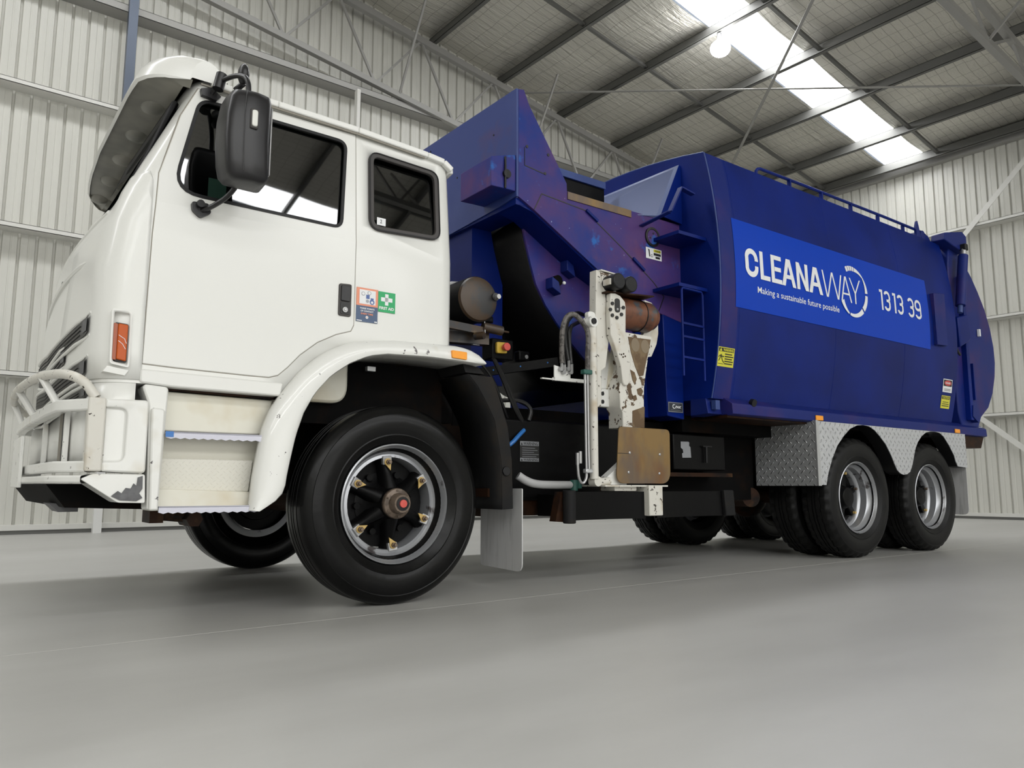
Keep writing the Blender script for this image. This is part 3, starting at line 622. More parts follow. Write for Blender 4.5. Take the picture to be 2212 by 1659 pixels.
# door handle, stickers
hn = MB().prism(rounded([(-.325, 1.658), (-.255, 1.662), (-.255, 1.488), (-.325, 1.488)], .012), 'Y', .006, .03).build('door_handle', 'trim', door, bevel=.003)
MB().prism(rounded([(-.315, 1.648), (-.264, 1.651), (-.265, 1.565), (-.316, 1.566)], .006), 'Y', -.002, .02).build('handle_flap', 'mirror', door, bevel=.003)
MB().prism(rounded([(-.316, 1.562), (-.263, 1.562), (-.263, 1.498), (-.316, 1.498)], .006), 'Y', .003, .02).build('handle_recess', 'black', door)
MB().cyl((-.292, -.004, 1.520), (-.292, .01, 1.520), .015, 20).cyl((-.292, -.007, 1.520), (-.292, -.004, 1.520), .008, 16).build('door_lock', 'steel', door, bevel=.002)
def yb(z): return .0 + (z - 2.25) ** 2 * .127 - .035      # bulging side of the body
class Decal:
    """flat print: coloured layers laid on a surface"""
    def __init__(s, y): s.y = y; s.mb = MB(); s.mats = []; s.lay = 0
    def mi(s, mat):
        if mat not in s.mats: s.mats.append(mat)
        return s.mats.index(mat)
    def up(s): s.lay += 1; return s
    def poly(s, pts, mat):
        s.mb.add([(x, s.y(z) - .004 - .0008 * s.lay, z) for x, z in pts], [tuple(range(len(pts)))], s.mi(mat)); return s
    def rect(s, x0, x1, z0, z1, mat): return s.poly([(x0, z0), (x1, z0), (x1, z1), (x0, z1)], mat)
    def disc(s, x, z, r, mat, rx=None, n=20): return s.poly([(x + (rx or r) * math.cos(2 * math.pi * i / n), z + r * math.sin(2 * math.pi * i / n)) for i in range(n)], mat)
    def text(s, str_, x0, x1, z0, z1, mat, bold=0, shear=0):
        v, f = text_mesh(str_, 1, bold, 1, shear); v = fit(v, x0, x1, z0, z1); s.mb.add([(x, s.y(z) - .004 - .0008 * s.lay, z) for x, z in v], f, s.mi(mat)); return s
    def build(s, name, parent): return s.mb.build(name, s.mats, parent, recalc=False, flat=True)
cy_ = lambda z: yside(z)
d = Decal(cy_); d.rect(-.223, -.098, 1.560, 1.657, 'orange').rect(-.223, -.098, 1.473, 1.560, 'navy'); d.up().rect(-.206, -.112, 1.570, 1.647, 'decal')
d.up().disc(-.185, 1.625, .011, 'greyprint').disc(-.150, 1.632, .011, 'greyprint').disc(-.160, 1.587, .009, 'greyprint').rect(-.168, -.148, 1.600, 1.622, 'blueprint').disc(-.133, 1.585, .014, 'blueprint').rect(-.142, -.124, 1.598, 1.606, 'blueprint')
d.up().disc(-.185, 1.625, .008, 'decal').disc(-.150, 1.632, .008, 'decal').disc(-.133, 1.583, .007, 'decal')
d.text('THREE POINTS', -.203, -.118, 1.541, 1.550, 'decal', .03).text('OF CONTACT', -.198, -.124, 1.527, 1.536, 'decal', .03).text('EVERY TIME', -.196, -.126, 1.512, 1.521, 'orange', .03).disc(-.161, 1.499, .008, 'decal').rect(-.22, -.19, 1.476, 1.481, 'decal').rect(-.118, -.102, 1.476, 1.482, 'decal')
d.up().disc(-.161, 1.499, .003, 'orange'); d.build('safety_sticker', T)
d = Decal(cy_); d.rect(-.096, .006, 1.541, 1.653, 'green'); d.up().rect(-.056, -.036, 1.580, 1.642, 'decal').rect(-.080, -.012, 1.600, 1.622, 'decal').text('FIRST AID', -.090, -.002, 1.555, 1.571, 'decal', .03); d.build('first_aid_sticker', T)
# mirrors
mh = MB(); xs0 = [-1.035, -1.01, -.96, -.90, -.84, -.80, -.785]
def mring(z, k): return [(-.91 + (x + .91) * k[0], y, z) for x, y in rounded([(-1.035, -.13), (-1.02, -.33), (-.90, -.37), (-.79, -.34), (-.775, -.12)], .04, 4)]
lv = [(1.955, .55, .0), (1.965, .80, 0), (1.99, .93, 0), (2.05, .98, 0), (2.18, 1.0, 0), (2.30, 1.0, 0), (2.40, .95, 0), (2.44, .86, 0), (2.455, .62, 0)]
mr_ = [[(-.90 + (x + .90) * s + (.02 * (1 - ((z - 2.2) / .26) ** 2) * -1), -.23 + (y + .23) * s, z) for x, y, _ in mring(z, (1,))] for z, s, _ in lv]
mh.grid(mr_, closed=True); k_ = len(mr_[0]); mh.f += [tuple(range(k_))[::-1], tuple(range(8 * k_, 9 * k_))]; mh.mi += [0, 0]
mo = mh.build('door_mirror', 'mirror', T, ang=50)
MB().box(-.800, -.790, -.30, -.17, 2.02, 2.40).build('mirror_glass', 'steel', mo, bevel=.004)
MB().prism(rounded([(-.925, 2.325), (-.895, 2.325), (-.895, 2.235), (-.925, 2.235)], .014, 6), 'Y', -.385, -.36).build('mirror_marker_lamp', 'lens', mo, bevel=.004)
MB().box(-.932, -.888, -.376, -.360, 2.225, 2.335).build('marker_lamp_base', 'trim', mo, bevel=.006)
MB().tube([(-.955, -.366, 2.43), (-.962, -.375, 2.3), (-.962, -.376, 2.12), (-.955, -.366, 1.99)], .0025, 6).build('mirror_shell_joint', 'black', mo)
ma = MB(); ma.prism([(-1.05, 2.515), (-1.00, 2.535), (-.955, 2.50), (-.975, 2.475), (-1.045, 2.485)], 'Y', .045, .085); ma.tube([(-1.0, .06, 2.50), (-.985, .0, 2.535), (-.97, -.05, 2.545), (-.93, -.13, 2.545), (-.90, -.21, 2.50), (-.905, -.22, 2.34)], .012, 10, smooth=2); ma.cyl((-.99, -.02, 2.50), (-.975, -.02, 2.58), .026, 14); ma.build('upper_mirror_arm', 'mirror', mo)
mb_ = MB(); mb_.tube([(-.90, -.20, 2.18), (-.905, -.205, 2.03), (-.94, -.14, 1.945), (-.99, -.06, 1.905), (-1.03, .0, 1.89)], .012, 10, smooth=2); mb_.prism(rounded([(-1.075, 1.925), (-1.0, 1.93), (-.985, 1.885), (-1.03, 1.855), (-1.07, 1.885)], .012), 'Y', -.01, .03); mb_.cyl((-1.04, -.01, 1.915), (-1.04, -.035, 1.915), .018, 12); mb_.build('lower_mirror_arm', 'mirror', mo)
for q in [mo] + [c for c in mo.children if 'arm' not in c.name]:
    for v in q.data.vertices: v.co = Vector((-.905 + (v.co.x + .905) * .84, -.23 + (v.co.y + .23) * .82, 2.185 + (v.co.z - 2.21) * .86))
sm = MB(); sm.sphere((-.905, -.13, 2.555), .052, 16, sc=(.5, .75, 1.0)); sm.build('spotter_mirror', 'mirror', T)
MB().cyl((-.89, -.10, 2.53), (-.92, -.06, 2.50), .014, 10).build('spotter_mirror_stalk', 'mirror', T)

# ---- bull bar and bumper
def bp(y, dx=0):      # plan curve of the bumper
    q = min(y, 2 * CY - y); xs = lerp(q, (.0, .04, .2, .5, 1.1, 1.2), (-1.42, -1.445, -1.535, -1.548, -1.555, -1.556)); return xs + dx
yy = [.02, .06, .12, .2, .3, .5, .8, 1.2]; yy = yy + [2 * CY - y for y in yy[-2::-1]]
def brail(z0, z1, dx, dep, name, mat='white_worn'):
    w = MB(); w.grid([[(bp(y, dx), y, z0) for y in yy], [(bp(y, dx), y, z1) for y in yy], [(bp(y, dx + dep), y, z1) for y in yy], [(bp(y, dx + dep), y, z0) for y in yy], [(bp(y, dx), y, z0) for y in yy]]); return w
bump = MB(); bump.prism(rounded([(-1.37, .982), (-1.20, .985), (-1.198, .665), (-1.37, .672)], [.01, .02, .02, .01]), 'Y', .0, .16); bumper = bump.build('front_bumper', 'white_worn', T, bevel=.008)
boolean(bumper, MB().prism(rounded([(-1.40, .945), (-1.285, .945), (-1.287, .715), (-1.40, .712)], .03), 'Y', -.1, .018).build('cut', 'white'))
for y0 in (.0, 2.33):
    MB().box(-1.435, -1.368, y0 + .0, y0 + .07, .672, .985).build('bumper_post', 'white_chips' if y0 == 0 else 'white_worn', bumper, bevel=.008)
brail(.93, .982, 0, .05, '').build('upper_rail', 'white_worn', bumper, bevel=.008)
brail(.668, .716, 0, .05, '').build('lower_rail', 'white_worn', bumper, bevel=.008)
MB().grid([[(bp(y, .085), y, .70) for y in yy[2:-2]], [(bp(y, .085), y, .95) for y in yy[2:-2]]]).build('bumper_panel', 'white', bumper, solid=.006)
for y, wd, mt_ in ((.30, .035, 'white_worn'), (.345, .012, 'black'), (.42, .01, 'seam'), (1.0, .035, 'white_worn')):
    MB().box(bp(y, .055), bp(y, .075), y, y + wd, .70, .95).build('bumper_stay', mt_, bumper)
lp = [(-1.405, .03, .985), (-1.455, .055, 1.062), (-1.525, .15, 1.098), (-1.585, .5, 1.112), (-1.603, .85, 1.116), (-1.612, 1.2, 1.118)]
lp = lp + [(x, 2 * CY - y, z) for x, y, z in lp[-2::-1]]
MB().tube(lp, .021, 14, smooth=3).build('bull_bar_hoop', 'white_chips', bumper)
for y in (.44, 1.17, 1.96): MB().cyl((lerp(min(y, 2.4 - y), (.15, .5, 1.2), (-1.53, -1.585, -1.61)), y, 1.108), (bp(min(y, 1.2) - .14 if y < 1 else y, .02), y - .14 if y < 1 else y - .05, .975), .017, 12).build('hoop_strut', 'white', bumper)
MB().prism(rounded([(-1.445, .640), (-1.297, .540), (-1.189, .537), (-1.196, .662), (-1.40, .662)], .01), 'Y', .015, .20).build('bumper_valance', 'white_worn', bumper, bevel=.006)
MB().prism([(-1.325, .568), (-1.30, .590), (-1.285, .580), (-1.27, .603), (-1.25, .600), (-1.24, .622), (-1.228, .612), (-1.225, .648), (-1.206, .655), (-1.204, .600), (-1.216, .580), (-1.202, .560), (-1.225, .546), (-1.29, .550)], 'Y', .0085, .02).build('scraped_patch', 'scrape', bumper)
MB().box(-1.583, -1.565, 1.15, 1.6, .60, .87).build('number_plate_mount', 'white_worn', bumper, bevel=.004)
brail(.622, .655, -.012, .10, '').build('under_rail', 'white_worn', bumper, bevel=.008)
MB().prism([(-1.54, .62), (-1.46, .515), (-1.05, .50), (-1.05, .62)], 'Y', .30, 2.1).build('under_tray', 'chassis', T)
MB().prism([(-1.50, .53), (-1.46, .49), (-1.38, .49), (-1.38, .53)], 'Y', .5, .75).build('tow_bracket', 'dash', T)

# ---- steps, front wheel arch
MB().prism(rounded([(-1.235, 1.060), (-1.120, 1.052), (-1.135, .508), (-1.18, .508), (-1.20, .97)], [.03, .02, .01, .01, .01]), 'Y', .012, .14).build('step_pillar', 'white', T, bevel=.014)
MB().prism(rounded([(-1.192, .955), (-1.135, .950), (-1.140, .505), (-1.176, .505)], [.018, .018, .01, .01]), 'Y', -.015, .05).build('bumper_end_cap', 'white_worn', T, bevel=.012)

sb = MB(); sb.prism([(-1.13, 1.05), (-.58, 1.04), (-.70, .50), (-1.14, .50)], 'Y', .13, .30); stepo = sb.build('step_box', 'steppaint', T)
MB().prism([(-1.125, 1.040), (-.62, 1.030), (-.66, .86), (-1.125, .86)], 'Y', .085, .14).build('upper_step_panel', 'steppaint', stepo, bevel=.006)
MB().prism([(-1.125, 1.058), (-.62, 1.048), (-.62, 1.036), (-1.125, 1.044)], 'Y', .075, .13).build('rusty_seam', 'rust', stepo)
MB().prism([(-1.125, .83), (-.69, .83), (-.70, .735), (-1.125, .735)], 'Y', .17, .20).build('middle_step_panel', 'chequer_white', stepo)
MB().prism([(-1.135, .735), (-.70, .735), (-.715, .585), (-1.135, .585)], 'Y', .10, .16).build('lower_step_panel', 'chequer_white', stepo, bevel=.004)
MB().prism([(-1.135, .60), (-.715, .585), (-.725, .505), (-1.135, .515)], 'Y', .06, .16).build('toe_panel', 'steppaint', stepo, bevel=.006)
def tread(x0, x1, z, name):
    w = MB(); k = 22; pts = [(x0, z + .014)]
    for i in range(k + 1):
        x = x0 + (x1 - x0) * i / k; pts.append((x, z - .012 - (.006 if i % 2 else 0)))
    pts.append((x1, z + .012)); w.prism(pts, 'Y', .0, .012)
    w.box(x0, x1, .0, .14, z + .008, z + .014); o = w.build(name, 'tread_lilac', T)
    MB().box(x0 - .004, x0 + .03, -.003, .0, z - .01, z + .015).build('painted_tread_end', 'hoseblue', o) if z > .7 else None
    return o
M['tread_lilac'] = pbr('worn_alloy_tread', (.62, .62, .70), .4, metal=.1)
tread(-1.122, -.685, .838, 'step_tread'); tread(-1.135, -.695, .508, 'step_tread')
def resample(P_, k):
    P_ = [Vector(p) for p in P_]; L = [0]
    for a, b in zip(P_, P_[1:]): L.append(L[-1] + (b - a).length)
    out = []
    for i in range(k):
        t = L[-1] * i / (k - 1); j = max(x for x in range(len(L) - 1) if L[x] <= t + 1e-9); u = (t - L[j]) / max(1e-9, L[j + 1] - L[j]); out.append(P_[j].lerp(P_[j + 1], min(1, u)))
    return out
FO = [(-.745, .50), (-.737, .55), (-.73, .649), (-.711, .788), (-.691, .897), (-.656, .989), (-.625, 1.037), (-.60, 1.075), (-.524, 1.173), (-.44, 1.252), (-.378, 1.295), (-.30, 1.335), (-.242, 1.357), (-.137, 1.375), (.001, 1.392), (.209, 1.400), (.384, 1.405), (.464, 1.398), (.525, 1.375), (.56, 1.335)]
FI = [(-.705, .494), (-.634, .536), (-.588, .586), (-.58, .656), (-.564, .746), (-.542, .857), (-.506, .97), (-.454, 1.066), (-.373, 1.16), (-.274, 1.232), (-.169, 1.282), (-.063, 1.303), (.193, 1.313), (.334, 1.311), (.491, 1.307), (.568, 1.309)]
fo = resample(FO, 40); fi = resample(FI, 40); rows = []
for a, b in zip(fo, fi):
    r = [(a.x, .03, a.y)]
    for t, y in ((0, .008), (.06, -.012), (.2, -.032), (.5, -.046), (.8, -.050), (.95, -.046), (1, -.034), (1.0, -.01), (.96, .10), (.96, .34)):
        p = a.lerp(b, t); r.append((p.x, y, p.y))
    rows.append(r)
fen = MB().grid(rows); fen.f.append(tuple(range(9))); fen.mi.append(0); fen.f.append(tuple(range(39 * 11, 39 * 11 + 9))[::-1]); fen.mi.append(0)
feno = fen.build('wheel_arch', 'white_worn', T, ang=50)
md = feno.modifiers.new('s', 'SOLIDIFY'); md.thickness = .006; md.offset = -1
MB().prism(rounded([(.328, 1.366), (.428, 1.364), (.428, 1.320), (.330, 1.323)], .006), 'Y', -.060, -.03).build('side_reflector', 'amberpale', feno, bevel=.003)
MB().grid([[(p.x * .985, .30, p.y) for p in fi], [(p.x * .985, 2.1, p.y) for p in fi]]).build('inner_wheel_well', 'chassis', T, solid=.01)
MB().box(-.69, .5, .33, .36, .95, 1.33).build('wheel_well_back', 'chassis', T)
MB().prism(rounded([(-.42, 1.32), (-.14, 1.32), (-.14, 1.06), (-.42, 1.06)], [.02, .02, .10, .08], 8), 'Y', .27, .32).build('washer_bottle', 'steppaint', T, bevel=.02)
MB().box(-.03, .02, .26, .29, 1.255, 1.28).build('well_bracket', 'alu', T)
# black rear half guard and mud flap
GO = [(.478, 1.251), (.648, 1.248), (.697, 1.126), (.759, .962), (.79, .766), (.799, .483), (.719, .479), (.711, .764), (.662, .996), (.60, 1.10), (.542, 1.184)]
gd = MB().prism(GO, 'Y', .0, .018).build('rear_half_guard', 'guardblack', T, bevel=.004)
gl = [(.478, 1.251), (.542, 1.184), (.60, 1.10), (.662, .996), (.711, .764), (.719, .479)]
MB().grid([[(x, y, z) for x, z in resample([(a - .0, b) for a, b in gl], 16)] for y in (.005, .16, .165, .38)]).build('guard_skin', 'guardblack', gd, solid=.006)
MB().cyl((.745, -.012, .70), (.745, .01, .70), .028, 18).build('guard_button', 'rubber', gd, bevel=.004)
MB().prism([(.45, 1.31), (.56, 1.30), (.60, 1.262), (.47, 1.262)], 'Y', .02, .3).build('guard_bracket', 'guardblack', gd)
MB().box(.70, .86, .12, .30, .55, .60).build('flap_bracket', 'rust', T)
MB().prism(rounded([(.0, .60), (.43, .60), (.43, .125), (.0, .115)], [.01, .01, .03, .05]), 'X', .862, .870).build('mud_flap', 'flap', T)

# ---- wheels
def tyre_prof(w, lug=False):
    h = [(.045, .288), (.026, .300), (.010, .325), (-.006, .352), (-.012, .36), (-.010, .366), (-.018, .39), (-.020, .42), (-.017, .450), (-.010, .47), (-.012, .474), (-.004, .488), (.006, .502), (.014, .511), (.024, .517)]
    t = [(.030, .519), (.062, .522), (.064, .512), (.072, .512), (.074, .5225), (.105, .523), (.107, .512), (.115, .512), (.117, .523)]
    a = h + t; c = w / 2 - .0; return a + [(2 * c - y - .0, r) for y, r in a[::-1]]
def wheel(x, y0, w=.25, kind='steer', flip=1, name='front_wheel', lug=False):
    """flip=1: outer face towards the near side; y0 = that face"""
    mir = lambda y: y0 + flip * y; Z = .522; C = (x, 0, Z)
    prof = [(mir(a), b) for a, b in tyre_prof(w)]
    if kind == 'steer':
        rp = [(.045, .29), (.018, .299), (.004, .307), (.008, .314), (.020, .311), (.040, .296), (.060, .283), (.072, .276), (.085, .262), (.082, .246), (.090, .243), (.20, .240), (.21, .29)]
        rim = MB().lathe([(mir(a), b) for a, b in rp[:6]], C, 72, 0).lathe([(mir(a), b) for a, b in rp[5:8]], C, 72, 1).lathe([(mir(a), b) for a, b in rp[7:]], C, 72, 0)
        o = rim.build(name, ['rim', 'rimdark'], T)
    else:
        rp = [(.045, .29), (.018, .299), (.004, .307), (.008, .314), (.020, .311), (.045, .290), (.075, .280), (.085, .268), (.14, .262), (.15, .245), (.165, .238), (.20, .236), (.215, .20), (.215, .0)]
        o = MB().lathe([(mir(a), b) for a, b in rp[:12]], C, 64, 0).lathe([(mir(a), b) for a, b in rp[11:]], C, 64, 1).build(name, ['rim', 'blackmetal'], T)
    rf = None
    if lug:
        def rf(k, i, r):
            s = len(prof) - 1; q = min(k, s - k)
            if q >= 12 and (i // 2) % 2: return r - (.012 if q < 17 else .004)
            return r
    MB().lathe(prof, C, 144 if lug else 96, rfun=rf).build('tyre', 'tread' if lug else 'tyre', o, ang=30)
    if kind == 'steer':
        a0 = R(5); sp = MB()
        sp.lathe([(mir(.19), .001), (mir(.19), .16), (mir(.16), .17), (mir(.14), .12), (mir(.05), .085), (mir(.02), .080), (mir(.015), .001)], C, 40)
        for k in range(6):
            an = a0 + math.pi / 2 + k * math.pi / 3; u = Vector((math.cos(an), 0, math.sin(an))); s_ = Vector((-math.sin(an), 0, math.cos(an))); yv = Vector((0, flip, 0)); c = Vector((x, y0, Z))
            rws = []
            for r, hw, ya, yb2 in ((.05, .052, .03, .16), (.10, .040, .045, .16), (.16, .030, .075, .17), (.20, .030, .088, .17), (.225, .040, .095, .17), (.243, .042, .10, .17)):
                rws.append([c + u * r + s_ * (hw * q) + yv * (ya + (yb2 - ya) * w_) for q, w_ in ((-1, .9), (-.95, .35), (-.55, .03), (0, -.04), (.55, .03), (.95, .35), (1, .9))])
            sp.grid(rws); f = tuple(range(len(sp.v) - 7, len(sp.v))); sp.f.append(f); sp.mi.append(0)
        sp.build('wheel_spider', 'blackmetal', o, ang=50)
        dr = MB().lathe([(mir(.165), .0), (mir(.165), .235), (mir(.24), .238)], C, 48)
        for k in range(6):
            an = a0 + math.pi * (2 / 3 + k / 3); cc = Vector((x + .165 * math.cos(an), y0, Z + .165 * math.sin(an))); dr.cyl(cc + Vector((0, flip * .165, 0)), cc + Vector((0, flip * .135, 0)), .018, 10)
        dr.build('brake_drum', 'blackmetal', o)
        for k in range(6):
            an = a0 + math.pi / 2 + k * math.pi / 3 + (.02, -.05, .03, 0, .04, -.03)[k]; u = Vector((math.cos(an), 0, math.sin(an))); s_ = Vector((-math.sin(an), 0, math.cos(an))); yv = Vector((0, flip, 0)); c = Vector((x, y0, Z))
            w_ = MB(); a = c + u * .208 + yv * .086; b = c + u * .252 + yv * .080; w_.bar(a, b, .052, .024, up=yv); w_.build('rim_clamp', 'steel', o, bevel=.003)
            p = c + u * .220; pa = an + math.pi + (.25, .35, -.2, .5, -.3, .6)[k] * 1.0; pu = Vector((math.cos(pa), 0, math.sin(pa))); ps = Vector((-math.sin(pa), 0, math.cos(pa)))
            pts = [p + pu * .047]; pts += [p + (pu * math.cos(t) + ps * math.sin(t)) * .020 for t in [R(q) for q in range(50, 311, 20)]]
            n_ = len(pts); tg = MB(); tg.add([q + yv * .066 for q in pts] + [q + yv * .072 for q in pts], [tuple(range(n_)), tuple(range(2 * n_ - 1, n_ - 1, -1))] + [(i, (i + 1) % n_, n_ + (i + 1) % n_, n_ + i) for i in range(n_)]); tg.build('nut_pointer', 'yellowtag', o)
            MB().cyl(p + yv * .07, p + yv * .050, .0145, 6).cyl(p + yv * .052, p + yv * .035, .009, 12).build('wheel_nut', 'nut', o, bevel=.0015)
        hb = MB().lathe([(mir(.03), .001), (mir(.03), .078), (mir(.0), .080), (mir(-.006), .076), (mir(-.012), .055), (mir(-.055), .050), (mir(-.062), .046), (mir(-.062), .001)], C, 48)
        for k in range(6):
            an = a0 + k * math.pi / 3 + .5; cc = Vector((x + .067 * math.cos(an), mir(-.004), Z + .067 * math.sin(an))); hb.cyl(cc, cc + Vector((0, -flip * .008, 0)), .006, 6)
            cc = Vector((x + .042 * math.cos(an + .5), mir(-.060), Z + .042 * math.sin(an + .5))); hb.cyl(cc, cc + Vector((0, -flip * .005, 0)), .003, 6)
        hb.build('hub', 'hubbrown', o)
        MB().lathe([(mir(-.060), .036), (mir(-.066), .036), (mir(-.068), .001)], C, 32).build('hub_ring', 'rubber', o)
        MB().lathe([(mir(-.066), .021), (mir(-.074), .020), (mir(-.075), .001)], C, 32).build('hub_cap', 'red', o)
    elif kind == 'dual':
        sp = MB(); a0 = R(20)
        sp.lathe([(mir(.215), .12), (mir(.16), .11), (mir(.13), .095), (mir(.10), .085), (mir(.095), .001)], C, 32)
        for k in range(6):
            an = a0 + k * math.pi / 3; u = Vector((math.cos(an), 0, math.sin(an))); c = Vector((x, y0, Z)); yv = Vector((0, flip, 0)); sp.bar(c + u * .08 + yv * .17, c + u * .225 + yv * .185, .06, .05, up=yv)
        sp.build('wheel_spider', 'blackmetal', o, bevel=.006)
        for k in range(6):
            an = a0 + k * math.pi / 3; u = Vector((math.cos(an), 0, math.sin(an))); p = Vector((x, y0, Z)) + u * .215; yv = Vector((0, flip, 0))
            MB().cyl(p + yv * .18, p + yv * .135, .013, 6).build('wheel_nut', 'yellowtag' if k % 2 else 'nut', o)
    return o
wheel(.035, .0, name='front_wheel')
wheel(.035, 2.40, flip=-1, name='front_wheel')
for x in (4.61, 5.93):
    wheel(x, .02, kind='dual', name='rear_wheel', lug=True); wheel(x, .345, kind='inner', name='inner_rear_wheel', lug=True)
    wheel(x, 2.38, kind='dual', flip=-1, name='rear_wheel', lug=True); wheel(x, 2.055, kind='inner', flip=-1, name='inner_rear_wheel', lug=True)

# ---- chassis and running gear
ch = MB()
for y in (.78, 1.54): ch.box(-1.35, 7.05, y, y + .08, .74, 1.02)
for x in (-1.1, .6, 2.0, 3.4, 5.27, 6.9): ch.box(x, x + .1, .78, 1.62, .80, .98)
ch.build('chassis_frame', 'chassis', T)
ax = MB(); ax.cyl((.035, .2, .50), (.035, 2.2, .50), .06, 12); ax.bar((-.3, .35, .62), (.5, .35, .62), .09, .08); ax.bar((-.3, 2.05, .62), (.5, 2.05, .62), .09, .08)
ax.build('front_axle', 'rust', T)
for x in (4.61, 5.93):
    a_ = MB(); a_.cyl((x, .25, .53), (x, 2.15, .53), .075, 16); a_.sphere((x, 1.2, .54), .23, 18, sc=(1, .8, 1)); a_.cyl((x, .60, .53), (x, .66, .53), .2, 20); a_.build('rear_axle', 'rust', T)
MB().cyl((.9, 1.2, .62), (4.4, 1.2, .56), .05, 12).build('drive_shaft', 'chassis', T)
MB().bar((4.2, .74, .66), (6.4, .74, .66), .08, .12).bar((4.2, 1.66, .66), (6.4, 1.66, .66), .08, .12).build('rear_springs', 'chassis', T)
MB().cyl((-1.05, .32, .475), (-.90, .30, .46), .028, 14).cyl((-.93, .20, .455), (-.93, .40, .455), .038, 6).box(-1.12, -1.06, .24, .40, .44, .52).build('tie_rod_end', 'rust', T)
eng = MB(); eng.box(-.9, .9, .85, 1.55, .62, 1.30); eng.box(.2, .62, .40, 1.9, 1.0, 1.30); eng.build('engine', 'chassis', T)
MB().box(.95, 2.35, .42, .80, .52, 1.06).build('hydraulic_tank', 'blackmetal', T, bevel=.02)
MB().box(2.35, 3.9, .60, 1.9, .50, 1.12).build('transfer_box', 'chassis', T)
MB().box(1.0, 3.0, 1.0, 2.3, .50, 1.2).build('far_side_tank', 'chassis', T)
MB().box(2.62, 3.24, .38, .62, .74, 1.02).build('battery_box', 'blackmetal', T, bevel=.01)
lt = MB(); lt.bar((2.98, .36, .80), (2.98, .36, .93), .02, .012); lt.box(2.94, 3.05, .355, .375, .925, .935); lt.build('battery_box_latch', 'rubber', T)
MB().box(2.55, 3.3, .36, .66, .69, .72).build('battery_box_shelf', 'rust', T)
MB().bar((.9, .5, .47), (3.4, .5, .47), .10, .10).build('lower_frame_rail', 'rust', T)
MB().cyl((3.86, .60, .52), (4.0, .9, .52), .085, 18).build('air_brake_chamber', 'rust', T)
dd = Decal(lambda z: .38); dd.poly([(2.700, .960), (2.79, .962), (2.80, .955), (2.797, .930), (2.812, .92), (2.818, .838), (2.715, .835), (2.712, .868), (2.727, .875), (2.722, .90), (2.700, .912)], 'greyprint'); dd.build('torn_label', T)
d = Decal(lambda z: .42); d.rect(1.162, 1.325, .775, .912, 'black'); d.up().rect(1.164, 1.322, .882, .910, 'greyprint').rect(1.164, 1.322, .777, .800, 'greyprint'); d.up().text('WARNING', 1.19, 1.315, .885, .906, 'black', .02).text('WARNING', 1.19, 1.315, .780, .797, 'black', .02)
d.poly([(1.168, .885), (1.186, .885), (1.177, .905)], 'black').poly([(1.168, .780), (1.186, .780), (1.177, .797)], 'black')
for i, w in enumerate((.12, .14, .10, .13, .11)): d.rect(1.18, 1.18 + w, .808 + i * .014, .811 + i * .014, 'greyprint')
d.build('faded_warning_label', T)
# behind the cab: reservoir, winch bracket, isolator, hoses
tk = MB().cyl((.79, .38, 1.81), (.79, 1.35, 1.81), .150, 40).lathe([(.385, .150), (.362, .140), (.35, .11), (.345, .0)], (.79, 0, 1.81), 40, mi=1).build('air_reservoir', ['blackmetal', 'tank'], T)
MB().cyl((.905, .335, 1.835), (.905, .37, 1.835), .026, 16).build('reservoir_boss', 'tank', tk); MB().cyl((.908, .305, 1.832), (.908, .34, 1.832), .016, 14).build('reservoir_plug', 'steel', tk)
MB().tube([(.79 + .158 * math.cos(t), .62, 1.81 + .158 * math.sin(t)) for t in [i * math.pi / 10 for i in range(20)]], .012, 6, closed=True).build('reservoir_strap', 'steel', tk)
MB().tube([(.86, .40, 1.68), (.865, .40, 1.60)], .004, 6).build('drain_pipe', 'steel', tk)
wn = MB(); wn.bar((.55, .42, 1.63), (.86, .42, 1.615), .03, .05); wn.bar((.55, .6, 1.58), (.95, .5, 1.58), .08, .08); wn.cyl((.86, .42, 1.645), (1.0, .40, 1.63), .032, 16); wn.cyl((1.0, .40, 1.63), (1.055, .40, 1.628), .007, 8); wn.cyl((.80, .42, 1.575), (.83, .36, 1.575), .025, 12); wn.build('valve_bracket', 'tank', T)
MB().cyl((.80, .55, 1.70), (.94, .42, 1.70), .022, 14).build('vent_pipe', 'rubber', T)
iso = MB().box(.99, 1.17, .50, .62, 1.46, 1.60).build('isolator_box', 'blackmetal', T, bevel=.008)
M['yellow_plate'] = pbr('yellow_plastic', (.62, .42, .06), .35)
MB().prism(rounded([(1.015, 1.572), (1.100, 1.574), (1.100, 1.500), (1.018, 1.496)], .012), 'Y', .475, .50).build('isolator_plate', 'yellow_plate', iso, bevel=.004)
MB().cyl((1.068, .475, 1.537), (1.068, .45, 1.537), .018, 20).cyl((1.068, .45, 1.537), (1.068, .428, 1.537), .027, 24).build('emergency_stop_button', 'red', iso, bevel=.004)
MB().box(1.19, 1.28, .46, .52, 1.46, 1.53).build('switch_box', 'blackmetal', T, bevel=.01); MB().cyl((1.25, .455, 1.49), (1.25, .46, 1.49), .014, 12).build('switch_knob', 'steel', T)
MB().box(.84, .89, .5, .52, 1.535, 1.56).build('cable_tag', 'alu', T)
hs = MB()
hs.tube([(.86, .30, 1.42), (.98, .36, 1.30), (1.10, .40, 1.12), (1.22, .44, 1.01), (1.30, .50, .96)], .012, 8, smooth=2); hs.tube([(.90, .34, 1.42), (1.03, .38, 1.28), (1.16, .42, 1.08), (1.26, .46, 1.0)], .012, 8, smooth=2); hs.tube([(.80, .36, 1.40), (.92, .38, 1.30), (1.02, .42, 1.15), (1.15, .5, 1.0)], .010, 8, smooth=2)
hs.tube([(1.05, .5, 1.18), (1.20, .45, 1.19), (1.27, .42, 1.13), (1.24, .42, 1.05)], .014, 8, smooth=2); hs.build('cab_hoses', 'hose', T)
